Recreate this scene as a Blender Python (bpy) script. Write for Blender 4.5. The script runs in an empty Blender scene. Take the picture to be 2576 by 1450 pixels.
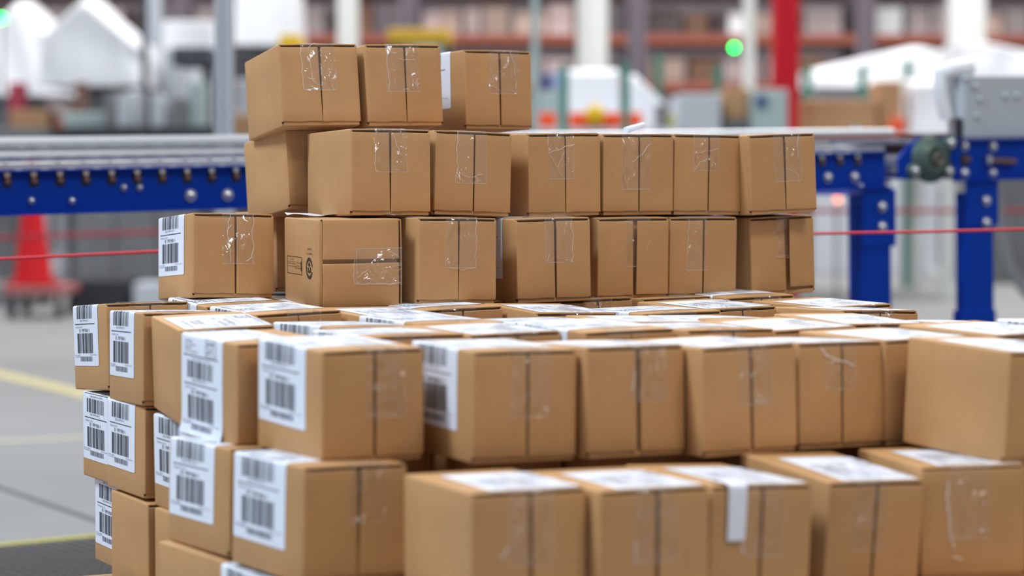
import bpy, bmesh, math, random
from mathutils import Vector, Matrix, Euler, noise
R_ = random.Random(7)
PI = math.pi
# ------------------------------------------------------------------ camera, light, exposure
FPX = 6117.6
PITCH = 0.04831
U = 0.12                      # height of one small carton in metres
CAMZ = 0.83
scn = bpy.context.scene
COL = scn.collection
cam = bpy.data.cameras.new('camera')
camo = bpy.data.objects.new('camera', cam); COL.objects.link(camo)
cam.sensor_width = 36.0; cam.lens = FPX/2576*36
camo.location = (0, 0, CAMZ); camo.rotation_euler = (PI/2-PITCH, 0, 0)
cam.clip_start = .05; cam.clip_end = 200
cam.dof.use_dof = True; cam.dof.focus_distance = 28.3*U; cam.dof.aperture_fstop = 3.3
scn.camera = camo
scn.view_settings.view_transform = 'Standard'
try: scn.view_settings.look = 'None'
except Exception: pass
scn.view_settings.exposure = 0.0; scn.view_settings.gamma = 1.0
scn.view_settings.use_curve_mapping = False
w = bpy.data.worlds.new('world'); scn.world = w; w.use_nodes = True
w.node_tree.nodes['Background'].inputs[0].default_value = (.88, .93, 1, 1)
w.node_tree.nodes['Background'].inputs[1].default_value = .50
def area(name, loc, size, power, target=None, col=(1, .98, .95)):
    l = bpy.data.lights.new(name, 'AREA'); l.shape = 'RECTANGLE'; l.size = size[0]; l.size_y = size[1]
    l.energy = power; l.color = col
    o = bpy.data.objects.new(name, l); COL.objects.link(o); o.location = loc
    if target: o.rotation_euler = (Vector(target)-Vector(loc)).to_track_quat('-Z', 'Y').to_euler()
    return o
# ceiling lamps of the hall, then two added fill lamps for the racks
area('high_bay_and_fill_light', (-4.8, 1.6, 7.5), (3.0, .7), 900, col=(.72, .87, 1))
area('high_bay_and_fill_light', (3.4, .0, 7.5), (3.0, .7), 330, col=(1, .92, .80))
area('high_bay_and_fill_light', (-4.5, 9, 7.5), (3.0, .7), 260)
area('high_bay_and_fill_light', (3.5, 9, 7.5), (3.0, .7), 260)
area('high_bay_and_fill_light', (-5, 17, 8), (4.0, 1.5), 620)
area('high_bay_and_fill_light', (3, 17, 8), (4.0, 1.5), 700)
area('high_bay_and_fill_light', (9, 17, 8), (4.0, 1.5), 500)
area('high_bay_and_fill_light', (-3, 22, 7.6), (6.0, 1.0), 420, (-3, 24.4, 2), (1, .93, .93))  # added fill lamp, aimed at the racks to brighten them
area('high_bay_and_fill_light', (4, 22, 7.6), (6.0, 1.0), 420, (4, 24.4, 2), (1, .93, .93))  # second added fill, brightens the right half of the racks

# ------------------------------------------------------------------ materials
MATS = {}
def mat(name, col, rough=.6, metal=0, bump=0, bscale=80, var=0, emit=None, spec=.4, vscale=6, rnd=0, trans=0):
    m = bpy.data.materials.new(name); m.use_nodes = True; nt = m.node_tree; b = nt.nodes['Principled BSDF']
    b.inputs['Base Color'].default_value = (*col, 1); b.inputs['Roughness'].default_value = rough
    b.inputs['Metallic'].default_value = metal
    b.inputs['Specular IOR Level'].default_value = spec
    tc = nt.nodes.new('ShaderNodeTexCoord')
    src = None
    if var or rnd:
        hs = nt.nodes.new('ShaderNodeHueSaturation'); hs.inputs['Color'].default_value = (*col, 1)
        if var:
            n = nt.nodes.new('ShaderNodeTexNoise'); n.inputs['Scale'].default_value = vscale; n.inputs['Detail'].default_value = 6
            nt.links.new(tc.outputs['Object'], n.inputs['Vector'])
            mr = nt.nodes.new('ShaderNodeMapRange'); mr.inputs[1].default_value = .3; mr.inputs[2].default_value = .7
            mr.inputs[3].default_value = 1-var; mr.inputs[4].default_value = 1+var
            nt.links.new(n.outputs['Fac'], mr.inputs[0]); src = mr.outputs[0]
        if rnd:
            oi = nt.nodes.new('ShaderNodeObjectInfo'); m2 = nt.nodes.new('ShaderNodeMapRange')
            m2.inputs[3].default_value = 1-rnd; m2.inputs[4].default_value = 1+rnd
            nt.links.new(oi.outputs['Random'], m2.inputs[0])
            if src:
                mu = nt.nodes.new('ShaderNodeMath'); mu.operation = 'MULTIPLY'
                nt.links.new(src, mu.inputs[0]); nt.links.new(m2.outputs[0], mu.inputs[1]); src = mu.outputs[0]
            else: src = m2.outputs[0]
        nt.links.new(src, hs.inputs['Value']); nt.links.new(hs.outputs[0], b.inputs['Base Color'])
    if bump:
        n = nt.nodes.new('ShaderNodeTexNoise'); n.inputs['Scale'].default_value = bscale; n.inputs['Detail'].default_value = 5
        nt.links.new(tc.outputs['Object'], n.inputs['Vector'])
        bp = nt.nodes.new('ShaderNodeBump'); bp.inputs['Strength'].default_value = bump; bp.inputs['Distance'].default_value = .01
        nt.links.new(n.outputs['Fac'], bp.inputs['Height']); nt.links.new(bp.outputs[0], b.inputs['Normal'])
    if emit:
        b.inputs['Emission Color'].default_value = (*emit[:3], 1); b.inputs['Emission Strength'].default_value = emit[3]
    MATS[name] = m; return m
# kraft cardboard: fibre speckle, faint flute lines, slow tone drift
def cardboard(name, col, rnd=.05):
    m = mat(name, col, rough=.62, spec=.42); nt = m.node_tree; b = nt.nodes['Principled BSDF']
    tc = nt.nodes.new('ShaderNodeTexCoord')
    def noise_(scale, det, lo, hi, vec=None):
        n = nt.nodes.new('ShaderNodeTexNoise'); n.inputs['Scale'].default_value = scale; n.inputs['Detail'].default_value = det
        nt.links.new(vec or tc.outputs['Object'], n.inputs['Vector'])
        mr = nt.nodes.new('ShaderNodeMapRange'); mr.inputs[1].default_value = .3; mr.inputs[2].default_value = .7
        mr.inputs[3].default_value = lo; mr.inputs[4].default_value = hi
        nt.links.new(n.outputs['Fac'], mr.inputs[0]); return mr.outputs[0]
    a = noise_(900, 2, .95, 1.05); c = noise_(14, 4, .95, 1.05)
    mp = nt.nodes.new('ShaderNodeMapping'); mp.inputs['Scale'].default_value = (60, 60, 900)
    nt.links.new(tc.outputs['Object'], mp.inputs['Vector']); d = noise_(1, 2, .965, 1.035, mp.outputs[0])
    oi = nt.nodes.new('ShaderNodeObjectInfo'); m2 = nt.nodes.new('ShaderNodeMapRange')
    m2.inputs[3].default_value = 1-rnd; m2.inputs[4].default_value = 1+rnd; nt.links.new(oi.outputs['Random'], m2.inputs[0])
    v = m2.outputs[0]
    for s in (a, c, d):
        mu = nt.nodes.new('ShaderNodeMath'); mu.operation = 'MULTIPLY'; nt.links.new(v, mu.inputs[0]); nt.links.new(s, mu.inputs[1]); v = mu.outputs[0]
    hs = nt.nodes.new('ShaderNodeHueSaturation'); hs.inputs['Color'].default_value = (*col, 1)
    nt.links.new(v, hs.inputs['Value']); nt.links.new(hs.outputs[0], b.inputs['Base Color'])
    bp = nt.nodes.new('ShaderNodeBump'); bp.inputs['Strength'].default_value = .12; bp.inputs['Distance'].default_value = .001
    nt.links.new(c, bp.inputs['Height']); nt.links.new(bp.outputs[0], b.inputs['Normal'])
    return m
CARD = cardboard('kraft_cardboard', (.468, .250, .101))
CARD_IN = cardboard('kraft_inner', (.30, .165, .08))
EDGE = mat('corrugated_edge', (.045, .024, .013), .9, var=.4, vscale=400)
PAPER = mat('label_paper', (.73, .75, .83), .45, bump=.05, bscale=60)
INK = mat('label_ink', (.045, .05, .06), .6)
INK2 = mat('label_ink_grey', (.20, .20, .24), .6)
STAMP = mat('stamp_ink', (.035, .022, .018), .8)
def tape_mat(name, graze):
    m = bpy.data.materials.new(name); m.use_nodes = True; nt = m.node_tree; nt.nodes.clear()
    out = nt.nodes.new('ShaderNodeOutputMaterial'); tr = nt.nodes.new('ShaderNodeBsdfTransparent'); tr.inputs[0].default_value = (.99, .99, .985, 1)
    gl = nt.nodes.new('ShaderNodeBsdfGlossy'); gl.inputs['Roughness'].default_value = .17
    tc = nt.nodes.new('ShaderNodeTexCoord')
    mp = nt.nodes.new('ShaderNodeMapping'); mp.inputs['Scale'].default_value = (1, 1, .45)
    oi = nt.nodes.new('ShaderNodeObjectInfo'); vm = nt.nodes.new('ShaderNodeVectorMath'); vm.operation = 'ADD'
    nt.links.new(tc.outputs['Object'], vm.inputs[0]); nt.links.new(oi.outputs['Random'], vm.inputs[1])
    nt.links.new(vm.outputs[0], mp.inputs['Vector'])
    n = nt.nodes.new('ShaderNodeTexNoise'); n.inputs['Scale'].default_value = 75; n.inputs['Detail'].default_value = 3; n.inputs['Distortion'].default_value = 1.2
    nt.links.new(mp.outputs[0], n.inputs['Vector'])
    v = nt.nodes.new('ShaderNodeTexVoronoi'); v.feature = 'DISTANCE_TO_EDGE'; v.inputs['Scale'].default_value = 38
    nt.links.new(mp.outputs[0], v.inputs['Vector'])
    mr = nt.nodes.new('ShaderNodeMapRange'); mr.inputs[2].default_value = .12; mr.inputs[3].default_value = .6; mr.inputs[4].default_value = 0
    nt.links.new(v.outputs['Distance'], mr.inputs[0])
    # wrinkles only in patches
    pn = nt.nodes.new('ShaderNodeTexNoise'); pn.inputs['Scale'].default_value = 22; nt.links.new(vm.outputs[0], pn.inputs['Vector'])
    pr = nt.nodes.new('ShaderNodeMapRange'); pr.inputs[1].default_value = .46; pr.inputs[2].default_value = .62; nt.links.new(pn.outputs['Fac'], pr.inputs[0])
    ad = nt.nodes.new('ShaderNodeMath'); ad.operation = 'ADD'; nt.links.new(n.outputs['Fac'], ad.inputs[0]); nt.links.new(mr.outputs[0], ad.inputs[1])
    mu = nt.nodes.new('ShaderNodeMath'); mu.operation = 'MULTIPLY'; nt.links.new(ad.outputs[0], mu.inputs[0]); nt.links.new(pr.outputs[0], mu.inputs[1])
    bp = nt.nodes.new('ShaderNodeBump'); bp.inputs['Strength'].default_value = 1.0; bp.inputs['Distance'].default_value = .022
    nt.links.new(mu.outputs[0], bp.inputs['Height']); nt.links.new(bp.outputs[0], gl.inputs['Normal'])
    lw = nt.nodes.new('ShaderNodeLayerWeight'); lw.inputs[0].default_value = .5; nt.links.new(bp.outputs[0], lw.inputs['Normal'])
    pw = nt.nodes.new('ShaderNodeMath'); pw.operation = 'POWER'; pw.inputs[1].default_value = 5; nt.links.new(lw.outputs['Facing'], pw.inputs[0])
    f2 = nt.nodes.new('ShaderNodeMath'); f2.operation = 'MULTIPLY_ADD'; f2.inputs[1].default_value = graze; f2.inputs[2].default_value = .055
    nt.links.new(pw.outputs[0], f2.inputs[0])
    mx = nt.nodes.new('ShaderNodeMixShader'); nt.links.new(f2.outputs[0], mx.inputs[0]); nt.links.new(tr.outputs[0], mx.inputs[1]); nt.links.new(gl.outputs[0], mx.inputs[2])
    # milky rim of the strip
    sx = nt.nodes.new('ShaderNodeSeparateXYZ'); nt.links.new(tc.outputs['Generated'], sx.inputs[0])
    e1 = nt.nodes.new('ShaderNodeMath'); e1.operation = 'SUBTRACT'; e1.inputs[1].default_value = .5; nt.links.new(sx.outputs[0], e1.inputs[0])
    e2 = nt.nodes.new('ShaderNodeMath'); e2.operation = 'ABSOLUTE'; nt.links.new(e1.outputs[0], e2.inputs[0])
    e3 = nt.nodes.new('ShaderNodeMapRange'); e3.inputs[1].default_value = .468; e3.inputs[2].default_value = .49; e3.inputs[4].default_value = .17; nt.links.new(e2.outputs[0], e3.inputs[0])
    e4 = nt.nodes.new('ShaderNodeMapRange'); e4.inputs[1].default_value = .022; e4.inputs[2].default_value = .008; e4.inputs[4].default_value = .2; nt.links.new(sx.outputs[2], e4.inputs[0])
    e5 = nt.nodes.new('ShaderNodeMath'); e5.operation = 'MAXIMUM'; nt.links.new(e3.outputs[0], e5.inputs[0]); nt.links.new(e4.outputs[0], e5.inputs[1])
    e6 = nt.nodes.new('ShaderNodeMath'); e6.operation = 'MULTIPLY_ADD'; e6.inputs[1].default_value = .9; e6.inputs[2].default_value = .025; nt.links.new(e5.outputs[0], e6.inputs[0])
    df = nt.nodes.new('ShaderNodeBsdfDiffuse'); df.inputs[0].default_value = (.85, .85, .86, 1)
    m3 = nt.nodes.new('ShaderNodeMixShader'); nt.links.new(e6.outputs[0], m3.inputs[0]); nt.links.new(mx.outputs[0], m3.inputs[1]); nt.links.new(df.outputs[0], m3.inputs[2])
    nt.links.new(m3.outputs[0], out.inputs[0]); return m
TAPE = tape_mat('clear_tape', .12); TAPE_TOP = tape_mat('clear_tape_flat', .55)
CREASE_GLINT = mat('crease_glint_film', (.92, .92, .94), .22, spec=.9); CREASE_GLINT.node_tree.nodes['Principled BSDF'].inputs['Alpha'].default_value = .45  # whitish film colour stands in for light caught by tape creases
BLUE = mat('blue_enamel', (.0, .036, .34), .5, bump=.03, bscale=40, spec=.12)
STEEL = mat('zinc_steel', (.62, .63, .66), .28, metal=1)
ALU = mat('brushed_aluminium', (.54, .56, .60), .42, metal=.75)
RUSTY = mat('brown_steel', (.22, .12, .10), .4, metal=.6)
DARK = mat('dark_steel', (.02, .022, .03), .5)
GREENCAST = mat('green_cast_iron', (.075, .115, .105), .45, metal=.4, bump=.1)
GREYP = mat('grey_painted_metal', (.44, .48, .52), .5)
WHITEP = mat('white_plastic_film', (.80, .82, .86), .35, bump=.1, bscale=8)
WCOL = mat('white_painted_steel', (.66, .68, .66), .5)
REDP = mat('red_paint', (.52, .008, .02), .45, spec=.2)
REDC = mat('red_cone_plastic', (.50, .008, .014), .5, spec=.15)
ROPE = mat('red_cord', (.60, .03, .05), .6)
GREENP = mat('green_paint', (.045, .20, .145), .5)
CHAR = mat('charcoal_panel', (.055, .06, .075), .6, var=.2)
GREY = mat('mid_grey_panel', (.17, .175, .185), .6, var=.15)
LGREY = mat('light_grey_panel', (.46, .49, .54), .5)
TEAL = mat('pale_teal_metal', (.34, .43, .43), .5)
ORANGE = mat('orange_plastic', (.82, .09, .02), .5)
YELLOW = mat('yellow_paint', (.80, .50, .01), .5)
YLINE = mat('faded_yellow_floor_paint', (.46, .40, .19), .6, var=.15, vscale=12)
NAVY = mat('navy_plastic', (.02, .05, .18), .5)
VIOLET = mat('violet_blue_tray', (.09, .11, .42), .5)
BEAM = mat('rack_orange', (.24, .065, .04), .6)
RACKP = mat('rack_upright', (.12, .10, .12), .6)
TAN = mat('tan_cardboard', (.42, .25, .13), .8, var=.06)
BLACKR = mat('black_rubber', (.018, .018, .02), .7, bump=.2, bscale=200)
WOOD = mat('pallet_wood', (.36, .24, .13), .8, var=.2, vscale=20)
FAR = [mat('far_carton_beige', (.42, .31, .26), .8), mat('far_carton_rose', (.52, .40, .39), .8), mat('far_carton_white', (.66, .67, .68), .7),
       mat('far_carton_brown', (.20, .11, .07), .8), mat('far_carton_grey', (.30, .25, .25), .8), mat('far_carton_dark', (.07, .05, .05), .8)]

# ------------------------------------------------------------------ helpers
def link(name, me, m=None, parent=None):
    o = bpy.data.objects.new(name, me); COL.objects.link(o)
    if m is not None and isinstance(me, bpy.types.Mesh) and not me.materials:
        for q in (m if isinstance(m, (list, tuple)) else [m]): me.materials.append(q)
    if parent: o.parent = parent
    return o
def tag(o, label=None, cat=None, group=None, kind=None):
    if label: o['label'] = label
    if cat: o['category'] = cat
    if group: o['group'] = group
    if kind: o['kind'] = kind
    return o
def empty(name, loc=(0, 0, 0), rz=0):
    o = bpy.data.objects.new(name, None); COL.objects.link(o); o.location = loc; o.rotation_euler = (0, 0, rz); o.empty_display_size = .05
    return o
def mesh(name, V, F, smooth=False, mi=None):
    me = bpy.data.meshes.new(name); me.from_pydata(V, [], F); me.update()
    if smooth:
        for p in me.polygons: p.use_smooth = True
    if mi:
        for p, k in zip(me.polygons, mi): p.material_index = k
    return me
class MB:
    def __init__(s): s.V = []; s.F = []; s.S = []
    def quad_mesh(s, V, F, sm=False):
        b = len(s.V); s.V += [tuple(v) for v in V]; s.F += [tuple(b+i for i in f) for f in F]; s.S += [sm]*len(F)
    def box(s, c, d, M=None, bev=0):
        x, y, z = d[0]/2, d[1]/2, d[2]/2
        if bev:
            bm = bmesh.new(); bmesh.ops.create_cube(bm, size=1)
            for v in bm.verts: v.co = Vector((v.co.x*d[0], v.co.y*d[1], v.co.z*d[2]))
            bmesh.ops.bevel(bm, geom=bm.edges[:], offset=bev, segments=2, affect='EDGES', profile=.5)
            V = [v.co.copy() for v in bm.verts]; bm.verts.index_update(); F = [[v.index for v in f.verts] for f in bm.faces]; bm.free()
        else:
            V = [Vector(v) for v in ((-x, -y, -z), (x, -y, -z), (x, y, -z), (-x, y, -z), (-x, -y, z), (x, -y, z), (x, y, z), (-x, y, z))]
            F = [(3, 2, 1, 0), (4, 5, 6, 7), (0, 1, 5, 4), (1, 2, 6, 5), (2, 3, 7, 6), (3, 0, 4, 7)]
        if M is not None: V = [M @ v for v in V]
        s.quad_mesh([v+Vector(c) for v in V], F); return s
    def tube(s, a, b, r, n=16, r2=None, cap=True):
        a = Vector(a); b = Vector(b); d = b-a; q = d.to_track_quat('Z', 'Y').to_matrix(); r2 = r if r2 is None else r2
        V = []
        for k, (p, rr) in enumerate(((a, r), (b, r2))):
            for i in range(n):
                t = 2*PI*i/n; V.append(p+q @ Vector((rr*math.cos(t), rr*math.sin(t), 0)))
        F = [(i, (i+1) % n, n+(i+1) % n, n+i) for i in range(n)]
        s.quad_mesh(V, F, True)
        if cap: s.quad_mesh(V, [tuple(reversed(range(n))), tuple(range(n, 2*n))])
        return s
    def lathe(s, prof, c=(0, 0, 0), n=24, M=None):
        V = []; F = []
        for r, z in prof:
            for i in range(n):
                t = 2*PI*i/n; v = Vector((r*math.cos(t), r*math.sin(t), z)); V.append((M @ v if M is not None else v)+Vector(c))
        for k in range(len(prof)-1):
            for i in range(n): F.append((k*n+i, k*n+(i+1) % n, (k+1)*n+(i+1) % n, (k+1)*n+i))
        s.quad_mesh(V, F, True); return s
    def path(s, pts, r, n=10):
        for a, b in zip(pts, pts[1:]): s.tube(a, b, r, n)
        return s
    def build(s, name, m, parent=None):
        me = mesh(name, s.V, s.F)
        for p, f in zip(me.polygons, s.S): p.use_smooth = f
        return link(name, me, m, parent)
CP, SP = math.cos(PITCH), math.sin(PITCH)
def at(px, py, Y):            # world point seen at that pixel at world depth Y
    X = (px-1288)/FPX; c = (py-725)/FPX
    dy = CP-SP*c; dz = -SP-CP*c
    return Vector((X/dy*Y, Y, CAMZ+dz/dy*Y))
G=[6.11762, 0.04831, 0.0005, -3.58132, 1.46482, 0.99469, 26.58028]
FIX={
 'A1':[4, -2.7437, 29.1631, 0.5295, 0.3897, -0.1101, -0.0206, 0.9918, 1.4694, 0.9923],
 'A2':[4, -1.7471, 29.5737, 0.534, 0.4463, -0.0589, -0.0173, 0.9994, 1.4647, 0.9969],
 'A3':[4, -0.5871, 30.6933, 0.5182, 0.5489, -0.0332, -0.0023, 0.9886, 1.4648, 1.0013],
 'B0':[3, -2.7018, 29.482, -0.4696, 0.456, -0.1178, -0.0095, 0.9947, 1.4713, 0.9956],
 'B1':[3, -1.8554, 27.9977, -0.5201, 0.4291, -0.0278, 0.0081, 0.9933, 1.4641, 1.0027],
 'B2':[3, -0.9229, 28.5276, -0.5194, 0.4509, -0.0209, 0.032, 0.9996, 1.4648, 0.9951],
 'B3':[3, 0.1911, 29.1546, -0.5614, 0.4717, 0.0084, -0.0132, 0.994, 1.4648, 1.001],
 'B4':[3, 1.0985, 29.6864, -0.5543, 0.4625, 0.0168, -0.0058, 0.9958, 1.4648, 0.9973],
 'B5':[3, 1.9926, 30.1839, -0.5536, 0.4778, 0.0132, 0.0082, 0.9922, 1.4648, 1.0047],
 'B6':[3, 2.9883, 30.4296, -0.5637, 0.4787, -0.0065, -0.0393, 0.9928, 1.4648, 1.0037],
 'C0':[2, -3.7458, 28.5109, -1.4925, 0.4254, -0.0656, 0.0264, 0.9969, 1.467, 0.9991],
 'C2':[2, -2.1951, 27.6115, -1.5527, 0.3582, 0.0014, -0.0061, 1.0039, 1.4678, 0.9924],
 'C3':[2, -1.0843, 27.9201, -1.5421, 0.4539, -0.0138, 0.0153, 0.9953, 1.4648, 1.001],
 'C4':[2, 0.0567, 28.5642, -1.5695, 0.4705, -0.0036, -0.0161, 0.9943, 1.4648, 0.9993],
 'C5':[2, 1.0271, 29.452, -1.5772, 0.4664, 0.0226, -0.0033, 0.9963, 1.4648, 0.9993],
 'C6':[2, 1.9327, 30.0614, -1.5812, 0.4883, 0.0185, 0.0025, 0.9924, 1.4648, 0.9993],
 'C7':[2, 3.0213, 30.6797, -1.5945, 0.5059, -0.0071, -0.0315, 0.9899, 1.4648, 0.9958],
 'D0':[1, -2.5598, 22.5254, -2.6024, 0.4975, 0.0177, -0.0029, 0.9947, 1.4618, 0.9911],
 'D1':[1, -1.6673, 21.1845, -2.5834, 0.4948, 0.0188, -0.0026, 0.992, 1.4638, 1.0053],
 'D2':[1, -0.3458, 21.1457, -2.5703, 0.4224, 0.0005, 0.0078, 0.999, 1.4648, 0.9913],
 'D3':[1, 0.6679, 21.4543, -2.5615, 0.455, -0.0322, 0.0032, 0.9915, 1.4648, 0.9959],
 'D4':[1, 1.7176, 21.6818, -2.5774, 0.4686, -0.0142, -0.0186, 0.9955, 1.4648, 0.989],
 'D5':[1, 2.6291, 22.2468, -2.5721, 0.5188, -0.0339, 0.0121, 0.9831, 1.4648, 0.9869],
 'D7':[1, 4.3232, 21.3077, -2.5857, 0.4825, 0.033, 0.034, 0.9947, 1.4691, 0.9924],
 'Dl1':[1, -4.6342, 27.851, -2.5273, 0.4401, -0.0712, -0.0084, 0.9947, 1.4641, 0.998],
 'Dl2':[1, -3.9708, 26.0511, -2.5352, 0.4089, -0.0365, 0.0166, 0.9947, 1.4601, 1.0064],
 'Dl3':[1, -3.3617, 24.7167, -2.6224, 0.345, 0.0461, -0.0346, 0.9947, 1.4648, 0.9974],
 'El1':[0, -4.4462, 27.484, -3.6012, 0.4639, -0.012, -0.003, 0.9947, 1.4634, 0.9961],
 'El2':[0, -3.9657, 26.0904, -3.5446, 0.4396, -0.0177, 0.0141, 0.9947, 1.4623, 0.9968],
 'El3':[0, -3.1858, 24.6869, -3.5896, 0.464, -0.0046, -0.0115, 0.9947, 1.4648, 0.9947],
 'E4':[0, -2.6045, 22.1769, -3.5548, 0.525, -0.0159, 0.0281, 0.9947, 1.4651, 1.0006],
 'E5':[0, -1.7987, 20.6959, -3.5511, 0.535, -0.0044, 0.021, 0.9955, 1.4699, 1.0102],
 'G1':[0, -0.3228, 19.0741, -3.5494, 0.414, -0.0122, 0.0018, 1.0047, 1.4648, 1.0055],
 'G2':[0, 0.6959, 19.3357, -3.5643, 0.434, -0.0052, 0.0082, 0.9983, 1.4648, 1.0023],
 'G3':[0, 1.596, 19.8661, -3.5833, 0.4616, 0.0089, 0.0405, 0.9907, 1.4648, 0.9961],
 'G4':[0, 2.633, 20.5877, -3.6403, 0.4455, 0.0679, 0.0322, 0.9798, 1.462, 0.9937],
 'Fl2':[-1, -3.9059, 25.9068, -4.5776, 0.4292, -0.0104, 0.0019, 0.9947, 1.4628, 1.0013],
 'C1':[2, -2.9391, 30.3443, -1.5216, 0.4655, -0.0231, -0.0097, 0.9947, 1.4648, 1.0103],
 'D6':[1, 3.4947, 22.718, -2.5928, 0.4634, 0.0017, -0.0131, 0.9947, 1.4648, 1.0008],
 'DR':[1, 3.6937, 28.4959, -2.6044, 0.5331, 0.0086, -0.0221, 0.9883, 1.4648, 0.996],
 'Fl1':[-1, -4.2916, 27.344, -4.6052, 0.4638, -0.0011, 0.004, 0.9947, 1.4644, 0.9868],
 'F3':[-1, -3.1628, 24.5081, -4.5913, 0.4639, 0.0, 0.0, 0.9947, 1.4648, 1.0],
 'F4':[-1, -2.6347, 22.1381, -4.5889, 0.5683, 0.0048, 0.0019, 0.9947, 1.4711, 1.0012],
 'F5':[-1, -2.0178, 20.8032, -4.5915, 0.4639, -0.0001, -0.0001, 0.9947, 1.4648, 1.0],
}
FILL={
 1:[[-1.329, 22.667, 0.456], [-0.395, 23.141, 0.486], [0.697, 23.202, 0.462], [1.695, 23.47, 0.468], [2.591, 23.933, 0.471], [4.599, 23.073, 0.518], [5.556, 23.409, 0.48], [-1.767, 24.095, 0.541], [-0.951, 24.687, 0.501], [0.183, 24.622, 0.432], [1.172, 24.901, 0.439], [2.102, 25.35, 0.459], [3.372, 24.92, 0.399], [4.552, 24.831, 0.431], [5.532, 25.085, 0.389], [-2.729, 26.075, 0.47], [-1.544, 26.048, 0.497], [-0.964, 27.086, 0.498], [0.235, 26.874, 0.428], [1.469, 26.686, 0.455], [2.185, 27.589, 0.492], [3.647, 26.843, 0.441], [-3.481, 27.767, 0.442], [-2.508, 28.115, 0.458], [-1.545, 28.636, 0.445], [-0.424, 28.735, 0.479], [0.586, 28.953, 0.45], [1.596, 29.365, 0.49], [2.638, 29.612, 0.51], [3.594, 30.167, 0.468], [-4.125, 29.514, 0.486], [-3.05, 29.852, 0.469], [-1.989, 30.058, 0.474], [-0.898, 30.232, 0.505], [0.175, 30.569, 0.419], [1.171, 31.183, 0.458], [2.404, 31.185, 0.527], [3.335, 31.688, 0.5]],
 0:[[-1.665, 22.537, 0.454], [-0.455, 22.244, 0.396], [0.77, 22.159, 0.46], [1.675, 22.844, 0.547], [2.728, 23.008, 0.498], [3.777, 23.149, 0.457], [4.9, 23.084, 0.411], [5.915, 23.305, 0.421], [-1.894, 24.297, 0.438], [-0.818, 24.472, 0.468], [0.273, 24.651, 0.502], [1.318, 24.803, 0.461], [2.406, 24.87, 0.458], [3.465, 25.097, 0.49], [4.534, 25.231, 0.49], [5.646, 25.271, 0.48], [-2.537, 25.72, 0.51], [-1.543, 25.979, 0.469], [-0.506, 26.15, 0.462], [0.65, 26.22, 0.504], [1.683, 26.373, 0.431], [2.764, 26.548, 0.403], [3.826, 26.818, 0.457], [5.072, 26.841, 0.541], [-3.286, 27.59, 0.467], [-2.139, 27.656, 0.501], [-1.044, 28.005, 0.458], [0.119, 28.076, 0.505], [1.225, 28.32, 0.489], [2.35, 28.598, 0.423], [3.453, 28.651, 0.37], [4.622, 28.977, 0.509], [-3.85, 29.092, 0.506], [-2.7, 29.57, 0.461], [-1.55, 29.674, 0.465], [-0.4, 29.797, 0.453], [0.75, 30.119, 0.484], [1.9, 30.445, 0.437], [3.05, 30.674, 0.435], [4.2, 30.78, 0.475], [3.796, 20.9, 0.458], [4.704, 21.329, 0.443]],
 -1:[[-0.056, 19.661, 0.455], [0.902, 20.0, 0.459], [1.96, 20.164, 0.47], [3.16, 19.985, 0.447], [3.997, 20.609, 0.463], [5.149, 20.508, 0.432], [-1.128, 21.464, 0.498], [-0.051, 21.568, 0.477], [0.987, 21.792, 0.491], [2.071, 21.894, 0.489], [3.109, 22.06, 0.459], [4.112, 22.314, 0.464], [5.361, 22.238, 0.517], [-1.549, 23.227, 0.458], [-0.418, 23.246, 0.47], [0.677, 23.318, 0.473], [1.746, 23.537, 0.45], [2.829, 23.604, 0.439], [3.914, 23.99, 0.509], [5.0, 24.06, 0.461], [-2.084, 24.676, 0.488], [-1.158, 25.057, 0.406], [-0.123, 25.179, 0.387], [1.079, 25.235, 0.476], [2.122, 25.351, 0.41], [3.205, 25.685, 0.493], [4.26, 25.895, 0.509], [5.327, 26.089, 0.524], [-2.812, 26.264, 0.471], [-1.725, 26.574, 0.474], [-0.638, 26.971, 0.54], [0.45, 27.065, 0.457], [1.538, 27.109, 0.436], [2.625, 27.501, 0.459], [3.712, 27.745, 0.463], [4.8, 28.059, 0.415], [-3.212, 28.127, 0.502], [-2.125, 28.601, 0.444], [-1.038, 28.905, 0.439], [0.05, 28.97, 0.399], [1.138, 29.352, 0.462], [2.225, 29.628, 0.487], [3.312, 29.762, 0.468], [4.4, 30.144, 0.457]],
}
# ------------------------------------------------------------------ the setting
def struct(o, label=None): tag(o, label, kind='structure'); return o
fl = mat('polished_concrete', (.225, .225, .228), .6, var=.10, vscale=.7, bump=.03, bscale=30, spec=.15)
struct(MB().box((0, 14, -.05), (44, 44, .1)).build('floor', fl), 'pale grey polished concrete warehouse floor')
wallm = mat('hall_wall', (.16, .14, .15), .9, var=.2, vscale=.5)
struct(MB().box((0, 31, 4.5), (44, .2, 9)).build('wall_back', wallm), 'dim grey far wall of the warehouse')
JOINT = mat('dark_floor_joint', (.10, .10, .10), .8)
def floor_strip(name, pts, wd, m, z=.002):
    a, b = [at(px, py, 1) for px, py in pts]
    P = []
    for q in (a, b):
        d = q-Vector((0, 0, CAMZ)); P.append(Vector((0, 0, CAMZ))+d*(-CAMZ/d.z))
    d = (P[1]-P[0]); n = Vector((-d.y, d.x, 0)).normalized()*wd/2
    ext = d.normalized()*1.6; p, q = P[0]-ext, P[1]+ext*.6
    V = [p-n, q-n, q+n, p+n]; V = [Vector((v.x, v.y, z)) for v in V]+[Vector((v.x, v.y, .0)) for v in V]
    F = [(0, 1, 2, 3), (0, 4, 5, 1), (1, 5, 6, 2), (2, 6, 7, 3), (3, 7, 4, 0)]
    me = mesh(name, V, F); return struct(link(name, me, m))
floor_strip('trim_1', ((0, 942), (220, 995)), .10, YLINE)['label'] = 'yellow line painted across the concrete floor'
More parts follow.
